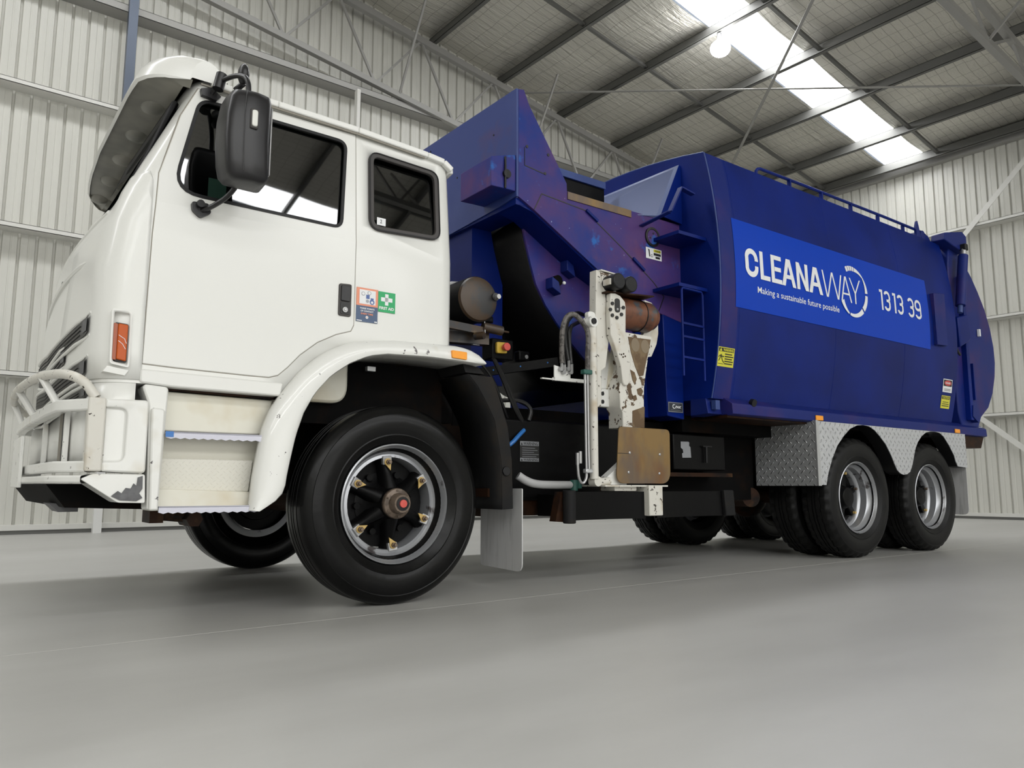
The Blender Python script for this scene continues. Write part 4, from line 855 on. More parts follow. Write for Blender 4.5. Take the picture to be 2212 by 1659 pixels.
MB().tube([(1.20, .42, .985), (1.14, .40, .945), (1.07, .38, .89), (1.02, .40, .86)], .014, 8, smooth=1).build('blue_air_hose', 'hoseblue', T)
MB().tube([(1.0, .22, .68), (1.05, .20, .645), (1.12, .19, .625), (1.25, .18, .622), (1.40, .17, .622)], .026, 12, smooth=2).build('sleeved_hose', 'hosewhite', T)
MB().cyl((1.41, .16, .585), (1.41, .16, .655), .026, 12).box(1.43, 1.46, .14, .18, .60, .65).build('hose_clamp', 'greenclamp', T)
sm_ = MB().bar((.70, .9, 1.33), (1.40, .30, 1.45), .03, .06)
sm_.build('cross_member', 'blackmetal', T)
for i in range(5): t = i / 5 + .1; MB().sphere((.70 + .70 * t + .01, .88 - .6 * t, 1.335 + .12 * t), .009, 8).build('blue_cap', 'hoseblue', T)

# ---- body
def yb(z): return -.035 + (z - 2.25) ** 2 * .125
def crown(y): return 3.22 + .12 * (1 - ((y - CY) / 1.13) ** 2)
zs = [1.275 + (3.22 - 1.275) * i / 24 for i in range(25)]
sec = [(yb(z), z) for z in zs] + [(y, crown(y)) for y in [.10 + i * .1 for i in range(1, 22)]] + [(2 * CY - yb(z), z) for z in zs[::-1]]
bm_ = MB(); bm_.grid([[(x, y, z) for y, z in sec] for x in (2.72, 2.76, 6.55, 6.60)], closed=True); n = len(sec)
bm_.f += [tuple(range(n))[::-1], tuple(range(3 * n, 4 * n))]; bm_.mi += [0, 0]
body = bm_.build('refuse_body', 'blue', T, ang=25)
MB().tube([(2.725, yb(z) - .001, z) for z in zs], .006, 6).tube([(2.725, y, crown(y)) for y in [.09 + i * .2 for i in range(12)]], .007, 6).build('body_front_bead', 'bluepale', body)
# faded leading strip, weld seams
MB().grid([[(x, yb(z) - .0015, z) for z in zs] for x in (2.74, 2.90, 2.93)]).build('leading_strip', 'bluepurple', body, recalc=False)
for x in (2.96, 4.30, 5.5): MB().tube([(x, yb(z) + .001, z) for z in zs[::2]], .0035, 6).build('weld_seam', 'blue', body)
rl = MB(); rl.prism([(.10, 1.29), (.075, 1.285), (.0, 1.238), (-.005, 1.16), (.03, 1.15), (.5, 1.15), (.5, 1.29)], 'X', 2.86, 7.22)
rl.prism([(.27, 1.28), (.12, 1.275), (.10, 1.16), (.27, 1.15)], 'X', 2.70, 2.86); rl.build('lower_side_rail', 'bluepurple', T, bevel=.004)
MB().prism([(2.3, 1.29), (2.4, 1.238), (2.405, 1.16), (1.9, 1.15), (1.9, 1.29)], 'X', 2.72, 7.22).build('far_side_rail', 'blue', T)
MB().box(2.75, 7.15, .4, 2.0, 1.04, 1.17).build('subframe', 'chassis', T)
MB().box(2.86, 4.0, .05, 2.3, 1.135, 1.16).build('floor_plate', 'rust', T)
MB().cyl((3.12, .02, 1.262), (3.12, -.01, 1.255), .03, 14).build('side_marker_lamp', 'rubber', T)
for x in (3.945, 6.455): MB().box(x, x + .105, -.016, -.004, 1.166, 1.207).build('amber_side_marker', 'amberpale', T, bevel=.003)
MB().box(2.74, 2.79, .06, .10, 1.19, 1.26).build('front_reflector', 'bluepale', T)
# roof hand rail
hr = MB(); hr.tube([(3.50, .16, 3.24), (3.50, .16, 3.305), (3.56, .15, 3.325), (6.25, .12, 3.315), (6.38, .12, 3.29)], .014, 8, smooth=1)
for x in (3.95, 4.45, 4.95, 5.45, 5.95): hr.bar((x, .14, 3.22), (x, .14, 3.315), .02, .03)
hr.build('roof_rail', 'blue', T)
# banner and lettering
d = Decal(yb)
for i in range(14):
    a, b = 1.985 + .715 * i / 14, 1.985 + .715 * (i + 1) / 14; d.rect(2.905, 6.005, a, b, 'bluebright')
ban = d.build('banner', body)
def lettering(name, parts, parent, off=.0062):
    mb = MB()
    for str_, x0, x1, z0, z1, bold, hcut in parts:
        v, f = text_mesh(str_, 1, bold); v = fit(v, x0, x1, z0, z1); mb.add([(x, 0, z) for x, z in v], f)
    me = bpy.data.meshes.new(name); me.from_pydata(mb.v, [], mb.f); bm = bmesh.new(); bm.from_mesh(me)
    z0 = min(v.co.z for v in bm.verts); z1 = max(v.co.z for v in bm.verts); k = max(2, int((z1 - z0) / .04))
    for i in range(1, k): bmesh.ops.bisect_plane(bm, geom=bm.verts[:] + bm.edges[:] + bm.faces[:], plane_co=(0, 0, z0 + (z1 - z0) * i / k), plane_no=(0, 0, 1))
    for v in bm.verts: v.co.y = yb(v.co.z) - off
    bm.to_mesh(me); bm.free(); me.materials.append(M['decal']); o = bpy.data.objects.new(name, me); COL.objects.link(o); o.parent = parent; return o
def strokes(name, shapes, parent, off=.0068):
    mb = MB()
    for i, s in enumerate(shapes): mb.add([(x, yb(z) - off - i * .00006, z) for x, z in s], [tuple(range(len(s)))])
    return mb.build(name, 'decal', parent, recalc=False, flat=True)
H0, H1 = 2.250, 2.483
def bx_(x0, x1, z0, z1): return [(x0, z0), (x1, z0), (x1, z1), (x0, z1)]
def stroke(a, b, w):       # slanted stroke between heights, horizontal ends
    return [(a[0] - w / 2, a[1]), (a[0] + w / 2, a[1]), (b[0] + w / 2, b[1]), (b[0] - w / 2, b[1])]
def arcband(cx, cz, rx, rz_, w, a0, a1, n=14, w2=None):
    out = []
    for i in range(n):
        t0 = R(a0 + (a1 - a0) * i / n); t1 = R(a0 + (a1 - a0) * (i + 1) / n); wa = w + ((w2 if w2 is not None else w) - w) * i / n; wb = w + ((w2 if w2 is not None else w) - w) * (i + 1) / n
        out.append([(cx + rx * math.cos(t0), cz + rz_ * math.sin(t0)), (cx + rx * math.cos(t1), cz + rz_ * math.sin(t1)), (cx + (rx - wb) * math.cos(t1), cz + (rz_ - wb) * math.sin(t1)), (cx + (rx - wa) * math.cos(t0), cz + (rz_ - wa) * math.sin(t0))])
    return out
S_ = []; wB = .043
# C
S_ += arcband(3.110, 2.405, .082, .078, wB, 0, 180) + arcband(3.110, 2.328, .082, .078, wB, 180, 360) + [bx_(3.028, 3.028 + wB, 2.328, 2.405), bx_(3.192 - wB, 3.192, 2.385, 2.405), bx_(3.192 - wB, 3.192, 2.328, 2.345)]
# L
S_ += [bx_(3.218, 3.218 + wB, H0, H1), bx_(3.261, 3.345, H0, H0 + .038)]
# E
S_ += [bx_(3.365, 3.365 + wB, H0, H1), bx_(3.408, 3.505, H0, H0 + .037), bx_(3.408, 3.505, H1 - .037, H1), bx_(3.408, 3.495, 2.350, 2.386)]
def letA(x0, x1, w, barh):
    xm = (x0 + x1) / 2; zz = H0 + (H1 - H0) * .27; ins = (xm - x0 - w / 2) * .27
    return [stroke((x0 + w / 2, H0), (xm - w * .12, H1), w), stroke((x1 - w / 2, H0), (xm + w * .12, H1), w), bx_(x0 + w * .6 + ins, x1 - w * .6 - ins, zz, zz + barh)]
S_ += letA(3.505, 3.700, .046, .034)
S_ += [bx_(3.715, 3.715 + wB, H0, H1), bx_(3.870 - wB + .012, 3.882, H0, H1), stroke((3.860, H0), (3.737, H1), wB)]
S_ += letA(3.890, 4.095, .046, .034)
strokes('lettering_bold', S_, ban)
S_ = []; wt = .020
S_ += [stroke((4.165, H0), (4.112, H1), wt), stroke((4.175, H0), (4.258, H1), wt), stroke((4.335, H0), (4.262, H1), wt), stroke((4.340, H0), (4.405, H1), wt)]
S_ += letA(4.385, 4.560, wt, .016)
S_ += [stroke((4.622, 2.345), (4.545, H1), wt), stroke((4.622, 2.345), (4.712, H1), wt), bx_(4.612, 4.632, H0, 2.350)]
strokes('lettering_thin', S_, ban)
rg = arcband(4.590, 2.362, .242, .238, .048, 115, 106, 3) + arcband(4.590, 2.362, .242, .238, .046, 104, 97, 3) + arcband(4.590, 2.362, .242, .238, .044, 95, 88, 3) + arcband(4.590, 2.362, .242, .238, .042, 86, 79, 3) + arcband(4.590, 2.362, .242, .238, .040, 77, 42, 10, .014) + arcband(4.590, 2.362, .242, .238, .014, 42, 3, 12, .044)
rg += arcband(4.590, 2.362, .240, .236, .040, -3, -44, 12, .050) + arcband(4.590, 2.362, .242, .238, .050, -49, -108, 14, .022) + arcband(4.590, 2.362, .242, .238, .016, -112, -150, 10, .050)
strokes('ring_emblem', rg, ban)
lettering('slogan_lettering', [('Making a sustainable future possible', 3.177, 4.347, 2.118, 2.186, .004, 0)], ban)
def dig1(x): return [bx_(x + .030, x + .058, 2.262, 2.458), [(x, 2.430), (x + .030, 2.436), (x + .030, 2.458), (x, 2.458)]]
def dig3(x, w=.112):
    c = x + w / 2; r = w / 2
    return arcband(c, 2.411, r, .047, .027, 0, 165) + arcband(c, 2.312, r, .050, .027, -165, 0) + [bx_(x + w - .027, x + w, 2.385, 2.411), bx_(x + w - .027, x + w, 2.312, 2.340)] + arcband(c + .008, 2.388, r - .008, .038, .027, -70, 5, 6) + arcband(c + .008, 2.336, r - .008, .038, .027, -5, 70, 6) + [bx_(c - .015, c + .018, 2.349, 2.375)]
def dig9(x, w=.118):
    c = x + w / 2; r = w / 2
    return arcband(c, 2.406, r, .052, .027, 0, 180) + [bx_(x, x + .027, 2.385, 2.406), bx_(x + w - .027, x + w, 2.310, 2.406)] + arcband(c, 2.387, r, .045, .027, 180, 360) + arcband(c, 2.312, r, .050, .027, 195, 360)
for q in (dig1(5.050), dig3(5.128), dig1(5.290), dig3(5.372), dig3(5.575, .118), dig9(5.715, .125)): strokes('phone_digit', q, ban)
# labels on the body
d = Decal(yb); d.rect(2.728, 2.920, 1.516, 1.662, 'yellow'); d.up().rect(2.736, 2.912, 1.628, 1.656, 'black'); d.up().text('WARNING', 2.785, 2.905, 1.632, 1.652, 'yellow', .03).poly([(2.742, 1.631), (2.772, 1.631), (2.757, 1.655)], 'yellow')
for i, w in enumerate(('FLEMING HYDRAULIC', 'TANK VALVE IS CLOSED')): pass
for i, w in enumerate((.095, .10, .088, .10, .085)): d.rect(2.808, 2.808 + w, 1.535 + i * .018, 1.543 + i * .018, 'black')
for a, b in (((2.742, 1.556), (2.764, 1.594)), ((2.764, 1.594), (2.800, 1.590)), ((2.772, 1.588), (2.785, 1.560)), ((2.785, 1.560), (2.806, 1.545)), ((2.772, 1.588), (2.755, 1.600)), ((2.755, 1.600), (2.738, 1.585))):
    q = Vector((b[0] - a[0], b[1] - a[1])).normalized() * .0035; d.poly([(a[0] - q.y, a[1] + q.x), (a[0] + q.y, a[1] - q.x), (b[0] + q.y, b[1] - q.x), (b[0] - q.y, b[1] + q.x)], 'black')
d.disc(2.768, 1.603, .005, 'black').rect(2.738, 2.80, 1.534, 1.537, 'black'); d.build('warning_label', body)
d = Decal(yb); d.rect(6.30, 6.50, 1.583, 1.718, 'decal'); d.up().rect(6.31, 6.49, 1.645, 1.710, 'black'); d.up().disc(6.40, 1.678, .027, 'redprint', .075).rect(6.33, 6.47, 1.612, 1.619, 'greyprint').rect(6.33, 6.47, 1.598, 1.605, 'greyprint'); d.up().text('DANGER', 6.345, 6.455, 1.669, 1.687, 'decal', .03); d.build('danger_label', body)
d = Decal(yb); d.rect(6.295, 6.485, 1.418, 1.548, 'yellow'); d.up().rect(6.305, 6.475, 1.512, 1.540, 'black').rect(6.33, 6.45, 1.480, 1.486, 'black').rect(6.32, 6.46, 1.460, 1.467, 'black').rect(6.315, 6.465, 1.440, 1.448, 'black'); d.up().text('CAUTION', 6.32, 6.46, 1.516, 1.536, 'yellow', .03); d.build('caution_label', body)
MB().prism([(6.08, 2.572), (6.315, 2.600), (6.31, 2.050), (6.09, 2.040)], 'Y', -.065, -.02).build('side_cover_plate', 'bluepurple', body, bevel=.004)

# ---- tailgate
to = [(6.76, 1.245), (6.70, 1.40), (6.68, 2.2), (6.70, 3.0), (6.74, 3.22), (6.90, 3.20), (7.08, 3.10), (7.25, 2.96), (7.40, 2.80), (7.54, 2.62), (7.64, 2.42), (7.70, 2.20), (7.705, 2.02), (7.67, 1.86), (7.58, 1.66), (7.44, 1.49), (7.24, 1.375), (7.14, 1.245)]
tg_ = MB(); tg_.prism(to, 'Y', .045, 2.355); tgo = tg_.build('tailgate', 'bluepurple', T, bevel=.012, ang=25)
MB().box(6.58, 6.74, .14, 2.26, 1.245, 3.2).build('tailgate_throat', 'blue', T)
MB().prism([(6.86, 1.32), (6.88, 2.9), (6.93, 2.9), (6.93, 1.32)], 'Y', -.01, .05).build('tailgate_stiffener', 'blue', tgo, bevel=.006)
for x, z0, z1 in ((6.93, 1.45, 2.55),): MB().box(x, x + .03, .015, .05, z0, z1).build('tailgate_rib', 'bluepurple', tgo)
MB().box(7.05, 7.075, .015, .05, 1.55, 1.95).build('latch_bar', 'blue', tgo); MB().prism([(6.88, 1.36), (7.0, 1.30), (7.02, 1.42), (6.90, 1.48)], 'Y', -.02, .05).build('latch_foot', 'bluepurple', tgo)
MB().prism([(6.64, 2.40), (6.88, 2.46), (6.92, 2.20), (6.86, 2.16), (6.66, 2.08)], 'Y', -.04, .08).build('ram_bracket', 'blue', T, bevel=.01)
MB().tube([(6.62, .02, 2.50), (6.57, -.01, 2.40), (6.57, -.01, 2.12), (6.62, -.02, 2.04), (6.72, .0, 2.01)], .014, 8, smooth=2).build('ram_hose', 'hose', T)
rm = MB().cyl((6.70, -.05, 2.53), (6.855, -.05, 3.11), .050, 24).build('tailgate_ram', 'bluepurple', T, bevel=.004)
MB().cyl((6.86, -.05, 3.12), (6.872, -.05, 3.18), .028, 16).build('ram_rod', 'steel', rm); MB().box(6.845, 6.915, -.085, -.015, 3.17, 3.24).build('ram_clevis', 'rubber', rm, bevel=.008); MB().cyl((6.68, -.05, 2.45), (6.70, -.05, 2.54), .026, 14).build('ram_eye', 'bluepale', rm)
tb = MB(); tb.prism([(6.50, 3.23), (6.52, 3.31), (6.93, 3.40), (7.02, 3.36), (7.02, 3.22), (6.96, 3.16), (6.66, 3.20)], 'Y', -.03, .12); tb.build('hinge_arm', 'bluepurple', T, bevel=.01)
MB().prism([(6.14, 3.18), (6.15, 3.34), (6.175, 3.40), (6.20, 3.34), (6.24, 3.18)], 'Y', .09, .12).cyl((6.30, .10, 3.27), (6.30, .22, 3.27), .05, 16).prism([(6.20, 3.20), (6.25, 3.30), (6.45, 3.30), (6.55, 3.20)], 'Y', .12, .18).build('hinge_lug', 'bluepurple', T, bevel=.004)
MB().prism([(6.50, 1.16), (7.22, 1.165), (7.13, 1.03), (6.50, 1.02)], 'Y', .03, 2.3).build('rear_crossmember', 'rust', T)
MB().box(7.12, 7.20, .03, .3, 1.235, 1.262).build('rear_lip', 'decal', T, bevel=.005)
MB().box(7.28, 7.31, .015, .04, 2.28, 2.36).build('white_tag', 'decal', tgo)

# ---- rear wheel guards of chequer plate
CK = [(3.93, 1.158), (3.93, .628), (4.022, .629), (4.06, .73), (4.127, .845), (4.215, .96), (4.322, 1.046), (4.43, 1.115), (4.547, 1.150), (4.65, 1.158), (4.75, 1.150), (4.84, 1.12), (4.923, 1.07), (5.02, 1.0), (5.105, .902), (5.16, .82), (5.20, .768), (5.25, .738), (5.309, .726), (5.38, .733), (5.438, .757), (5.485, .82), (5.531, .912), (5.57, .985), (5.622, 1.043), (5.70, 1.10), (5.785, 1.138), (5.88, 1.155), (5.982, 1.157), (6.075, 1.148), (6.156, 1.115), (6.26, 1.03), (6.353, .933), (6.38, .87), (6.42, .822), (6.632, .812), (6.625, 1.158)]
g = MB().prism(CK, 'Y', -.03, -.024).build('rear_wheel_guard', 'chequer_side', T)
MB().box(3.905, 3.93, -.034, .57, .622, 1.165).build('guard_front_panel', 'chequer_front', g)
MB().box(3.90, 3.945, -.036, -.024, .622, 1.16).build('guard_corner_angle', 'alu', g)
gl_ = CK[2:36]
MB().grid([[(x, y, min(1.15, z + .0)) for x, z in gl_] for y in (-.024, .10)]).build('guard_return', 'rubber', g)
MB().box(4.0, 6.6, .10, .66, 1.125, 1.145).build('guard_top', 'chassis', T)
MB().prism(rounded([(.0, .82), (.5, .82), (.5, .33), (.0, .33)], [.01, .01, .03, .06]), 'X', 6.66, 6.668).build('mud_flap', 'flap', T)

# ---- hopper
HY = .35
HP = [(1.10, 3.34), (1.145, 3.348), (1.19, 3.25), (1.53, 2.76), (1.532, 2.705), (2.17, 2.700), (2.72, 2.700), (2.72, 1.90), (2.39, 1.955), (2.26, 1.965), (2.16, 1.975), (1.80, 2.19), (1.235, 2.50), (1.10, 2.565)]
hp = MB(); hp.prism(HP, 'Y', HY, HY + .02); hop = hp.build('hopper_side', 'bluescuff', T)
MB().prism(HP, 'Y', 2.05, 2.07).build('hopper_far_side', 'bluepale', T)

M['bluefront'] = patched('blue_paint_front_panel', (.020, .040, .19), [((.035, .06, .22), 1.2, .45, .7, 4), ((.05, .035, .14), 2, .6, .75, 4)], .42)
MB().prism([(.352, 3.34), (2.06, 3.36), (2.06, 2.52), (1.16, 2.52), (.55, 2.545), (.352, 2.565)], 'X', 1.08, 1.10).build('hopper_front', 'bluefront', T)
MB().tube([(1.085, .352, 2.57), (1.085, .352, 3.34)], .0045, 6).build('corner_weld', 'bluepale', hop)
for y, z in ((.62, 3.10), (1.10, 2.94), (1.28, 2.70), (1.36, 2.70), (1.44, 2.70)): MB().cyl((1.08, y, z), (1.076, y, z), .007, 8).build('bolt_hole', 'black', hop)
MB().box(1.074, 1.08, 1.50, 1.506, 2.75, 3.3).build('front_panel_seam', 'black', hop)
# lamp box on the front corner
lb = MB(); lb.prism([(.88, 2.80), (1.08, 2.86), (1.08, 2.60), (1.02, 2.60), (.88, 2.595)], 'Y', .36, .74); lb.build('hopper_lamp_box', 'bluescuff', T, bevel=.004)
MB().tube([(.99, .355, 2.82), (.985, .345, 2.70), (.99, .355, 2.60)], .008, 6).cyl((1.0, .36, 2.70), (1.0, .34, 2.70), .03, 14).build('lamp_box_wiring', 'rubber', T)
# panel gap lines, hatch
def gapline(pts, w=.007): 
    mb = MB()
    for a, b in zip(pts, pts[1:]): mb.bar((a[0], HY - .001, a[1]), (b[0], HY - .001, b[1]), .003, w, up=(0, 0, 1))
    return mb.build('panel_line', 'black', hop)
gapline([(1.235, 2.505), (1.30, 2.63), (1.70, 2.60), (2.07, 2.39), (2.40, 2.18), (2.52, 2.08), (2.46, 1.96)]); gapline([(1.15, 2.93), (1.15, 2.80), (1.33, 2.78)])
for a, b in (((1.71, 2.60), (1.82, 2.54)), ((2.18, 2.325), (2.30, 2.25))): MB().bar((a[0], HY - .008, a[1]), (b[0], HY - .008, b[1]), .02, .02).build('hatch_hinge', 'blue', hop)
MB().box(1.535, 2.17, HY - .008, HY, 2.645, 2.70).build('hopper_rub_strip', 'rustplate', hop)
MB().box(1.80, 2.42, .88, .93, 3.10, 3.158).build('hopper_cover_rail', 'bluepale', T); MB().box(1.82, 2.42, .90, .92, 2.60, 3.10).build('hopper_cover', 'blackmetal', T)
for x, z in ((1.36, 2.93), (1.33, 2.785), (1.17, 2.94), (2.45, 2.56)): MB().cyl((x, HY, z), (x, HY - .004, z), .011, 10).build('bolt_hole', 'black', hop)
cp = MB().lathe([(HY, .078), (HY - .012, .078), (HY - .012, .062), (HY - .006, .060), (HY - .006, .001)], (2.40, 0, 2.535), 32).build('round_access_cover', 'black', hop)
MB().cyl((2.40, HY - .007, 2.535), (2.40, HY - .010, 2.535), .058, 28).build('access_cover_plate', 'bluescuff', cp)
for an in (80, 200, 320): MB().cyl((2.40 + .03 * math.cos(R(an)), HY - .010, 2.535 + .03 * math.sin(R(an))), (2.40 + .03 * math.cos(R(an)), HY - .012, 2.535 + .03 * math.sin(R(an))), .008, 10).build('cover_bolt', 'black', cp)
d = Decal(lambda z: HY); d.rect(2.325, 2.50, 2.358, 2.446, 'decal'); d.up().rect(2.41, 2.49, 2.418, 2.440, 'yellow').rect(2.41, 2.49, 2.392, 2.412, 'black').rect(2.43, 2.48, 2.368, 2.386, 'black').poly([(2.345, 2.435), (2.365, 2.43), (2.372, 2.375), (2.360, 2.375), (2.353, 2.42)], 'black').disc(2.39, 2.385, .012, 'black'); d.up().disc(2.39, 2.385, .008, 'decal').text('DANGER', 2.425, 2.487, 2.421, 2.437, 'black', .02); d.build('hopper_label', hop)
# feed slope up to the body and header
sl = MB(); sl.add([(2.10, HY + .02, 2.66), (2.47, HY - .03, 2.72), (2.70, HY - .03, 3.19), (2.70, 2.05, 3.21), (2.10, 2.05, 2.66)], [(0, 1, 2, 3, 4)])
M['slopeblue'] = pbr('sky_lit_blue_slope', (.17, .21, .38), .5)  # lighter blue: the sky's light on the slope is put into its colour
sl.build('hopper_feed_slope', 'slopeblue', T, solid=.008, recalc=False)
MB().prism([(2.47, 2.72), (2.70, 3.19), (2.72, 3.19), (2.72, 2.70)], 'Y', HY - .03, HY - .02).build('slope_gusset', 'blue', T)
# trough under the hopper with its curved wall
AR = [(1.30, 2.52), (1.33, 2.38), (1.383, 2.2), (1.43, 2.06), (1.52, 1.915), (1.62, 1.80), (1.72, 1.70), (1.88, 1.565), (2.10, 1.43), (2.40, 1.33)]
MB().prism(AR + [(2.60, 1.32), (2.60, 2.45), (1.9, 2.45)], 'Y', .58, .60).build('trough_side', 'bluescuff', T)
MB().grid([[(x, y, z) for x, z in AR] for y in (.60, 1.9)]).build('shaded_trough_wall', 'blackmetal', T, solid=.02)  # black instead of blue paints in the deep shade under the hopper
MB().box(1.12, 1.40, .95, 1.95, 1.35, 2.52).build('front_support', 'blue', T)
MB().box(1.09, 2.72, .37, 2.05, 2.515, 2.562).build('hopper_floor', 'blue', T)
MB().prism([(1.10, 2.52), (1.235, 2.49), (1.80, 2.18), (2.39, 1.945), (2.60, 1.92), (2.60, 2.52)], 'Y', .37, .60).build('hopper_underside', 'blue', T)
for x, z in ((1.66, 2.20), (1.52, 2.05)): MB().prism([(x, z + .06), (x + .06, z + .03), (x + .08, z - .06), (x + .0, z - .02)], 'Y', .50, .58).build('trough_bracket', 'bluepurple', T, bevel=.004)
MB().cyl((1.60, .53, 2.10), (1.60, .58, 2.10), .04, 14).build('trough_pin', 'chassis', T); MB().sphere((1.645, .52, 2.085), .014, 10).build('grease_blob', 'decal', T)

# corner post with maker plate, body front wall fittings
MB().prism([(2.50, 1.95), (2.72, 1.90), (2.72, 1.13), (2.53, 1.15)], 'Y', HY, HY + .25).build('corner_post', 'blue', T, bevel=.006)
MB().box(2.40, 2.72, .55, 2.2, 1.15, 1.95).build('front_wall_block', 'blue', T)
d = Decal(lambda z: HY - .002); d.rect(2.533, 2.700, 1.180, 1.258, 'greyprint'); d.up().rect(2.541, 2.692, 1.188, 1.250, 'platedark'); d.up().text('PAK', 2.610, 2.680, 1.212, 1.232, 'decal', .04, .25)
M['platedark'] = pbr('plate_dark', (.05, .055, .065), .35)
v_ = arcband(2.598, 1.225, .020, .018, .007, 60, 300, 8)
for q in v_: d.poly(q, 'decal')
d.rect(2.56, 2.67, 1.196, 1.199, 'greyprint').rect(2.58, 2.66, 1.241, 1.244, 'greyprint'); d.build('maker_plate', T)
# ladder, foot ledges, grab handle on the body front
ld = MB(); ld.tube([(2.42, .085, 1.42), (2.42, .085, 2.065), (2.425, .085, 2.080), (2.44, .085, 2.083), (2.64, .085, 2.080), (2.655, .085, 2.06), (2.655, .085, 1.40)], .009, 8)
for z in (1.56, 1.715, 1.815): ld.bar((2.42, .085, z), (2.655, .085, z - .005), .02, .016)
ld.build('access_ladder', 'blue', T)
def ledge(z, x0=2.40, name='foot_ledge'):
    w = MB(); w.box(x0, 2.72, .09, HY, z, z + .006); w.box(x0, 2.72, .086, .092, z, z + .026); w.box(x0 - .004, x0 + .002, .086, HY, z, z + .026); w.build(name, 'blue', T)
ledge(2.095); ledge(2.50, 2.41)
gh = MB(); gh.bar((2.33, .10, 2.655), (2.455, .10, 2.872), .012, .045, up=(0, 1, 0)); gh.bar((2.33, .10, 2.655), (2.28, HY, 2.60), .045, .010); gh.bar((2.455, .10, 2.872), (2.60, .10, 2.85), .045, .012); gh.build('grab_handle', 'bluepurple', T, bevel=.002)

# ---- side lifting arm
MB().prism([(1.53, 2.06), (1.59, 2.057), (1.61, 1.925), (1.645, 1.626), (1.605, 1.40), (1.565, 1.374), (1.562, 1.136), (1.515, 1.128), (1.515, 1.60)], 'Y', .05, .12).build('lift_post', 'white_chips', T, bevel=.006)
pf = MB().prism([(1.565, 2.048), (1.75, 2.043), (1.82, 2.03), (1.828, 1.925), (1.585, 1.912)], 'Y', .04, .10).build('roller_plate', 'white_flaked', T, bevel=.004)
MB().prism([(1.555, 2.062), (1.75, 2.052), (1.75, 2.045), (1.555, 2.052)], 'Y', .03, .125).build('post_cap', 'white_chips', T)
for x, z in ((1.628, 1.972), (1.742, 1.968)): MB().cyl((x, .05, z), (x, -.07, z), .055, 32).build('guide_roller', 'rubber', T, bevel=.008)
MB().box(1.560, 1.563 + .01, -.045, .02, 1.945, 1.985).build('roller_wear', 'white_chips', T)
MB().prism([(1.575, 1.910), (2.035, 1.945), (2.03, 1.935), (1.575, 1.898)], 'Y', .0, .14).build('motor_shelf', 'rust', T)
mt_ = MB().cyl((1.74, .13, 1.815), (2.09, .13, 1.815), .110, 40).cyl((2.09, .13, 1.815), (2.14, .13, 1.815), .098, 40, r2=.085).build('rotary_actuator', 'motor', T, bevel=.006)
MB().tube([(1.99, .13 + .112 * math.cos(t), 1.815 + .112 * math.sin(t)) for t in [i * math.pi / 16 for i in range(32)]], .004, 6, closed=True).build('actuator_joint', 'rubber', mt_)
LK = [(1.610, 1.900), (1.655, 1.905), (1.70, 1.895), (1.745, 1.86), (1.752, 1.82), (1.747, 1.653), (1.783, 1.51), (1.792, 1.45), (1.781, 1.400), (1.772, 1.304), (1.757, 1.288), (1.741, 1.283), (1.725, 1.288), (1.712, 1.304), (1.695, 1.42), (1.654, 1.522), (1.606, 1.619), (1.603, 1.746)]
lk = MB().prism(LK, 'Y', .0, .045).build('lift_link', 'white_chips', T, bevel=.006)
for x, z in ((1.62, 1.829), (1.601, 1.785), (1.618, 1.748), (1.660, 1.737), (1.703, 1.765), (1.722, 1.815)): MB().cyl((x, .0, z), (x, -.010, z), .013, 6).build('link_bolt', 'black', lk)
MB().prism(rounded([(1.645, 1.87), (1.69, 1.87), (1.69, 1.775), (1.645, 1.775)], .02), 'Y', -.006, .02).build('link_slot', 'black', lk); MB().sphere((1.665, -.004, 1.795), .011, 10).build('grease_nipple', 'steel', lk)
for x, z in ((1.70, 1.49), (1.72, 1.497), (1.735, 1.482), (1.715, 1.475)): MB().cyl((x, -.001, z), (x, -.003, z), .006, 8).build('paint_chip', 'rust', lk)
AM = [(1.750, 1.655), (2.020, 1.655), (2.020, 1.60), (1.985, 1.545), (1.975, 1.47), (1.955, 1.385), (1.935, 1.28), (1.925, 1.00), (1.726, 1.00), (1.725, 1.106), (1.705, 1.135), (1.700, 1.273), (1.76, 1.40)]
am = MB().prism(AM, 'Y', .02, .16).build('lift_arm', 'white_flaked', T, bevel=.006)
MB().prism([(1.785, 1.625), (2.005, 1.630), (1.990, 1.57), (1.955, 1.47), (1.925, 1.37), (1.885, 1.36), (1.845, 1.43), (1.81, 1.52)], 'Y', .016, .02).build('worn_patch', 'ochre_dark', am)
for x in (1.85, 1.945): MB().prism([(x + .040 * math.cos(R(a)), 1.575 + .048 * math.sin(R(a))) for a in range(0, 360, 20)], 'Y', .0145, .02).build('worn_spot', 'motor_mark', am)
for q in ([(1.80, 1.40), (1.84, 1.385), (1.86, 1.34), (1.84, 1.30), (1.82, 1.33)], [(1.86, 1.27), (1.90, 1.285), (1.92, 1.26), (1.90, 1.225), (1.87, 1.235)], [(1.815, 1.22), (1.85, 1.23), (1.86, 1.20), (1.83, 1.185)], [(1.90, 1.345), (1.925, 1.35), (1.93, 1.30), (1.91, 1.30)]): MB().prism(q, 'Y', .0165, .02).build('worn_patch', 'ochre_dark', am)
MB().prism([(1.815, 1.12), (1.93, 1.155), (1.925, 1.01), (1.812, 1.01)], 'Y', .016, .02).build('worn_patch', 'ochre_dark', am)
MB().prism([(2.10, 1.955), (2.17, 1.945), (2.215, 1.915), (2.238, 1.86), (2.236, 1.72), (2.215, 1.64), (2.16, 1.545), (1.97, 1.50), (1.97, 1.62), (2.08, 1.70), (2.12, 1.80)], 'Y', .155, .19).build('arm_side_cheek', 'white_chips', T, bevel=.004)
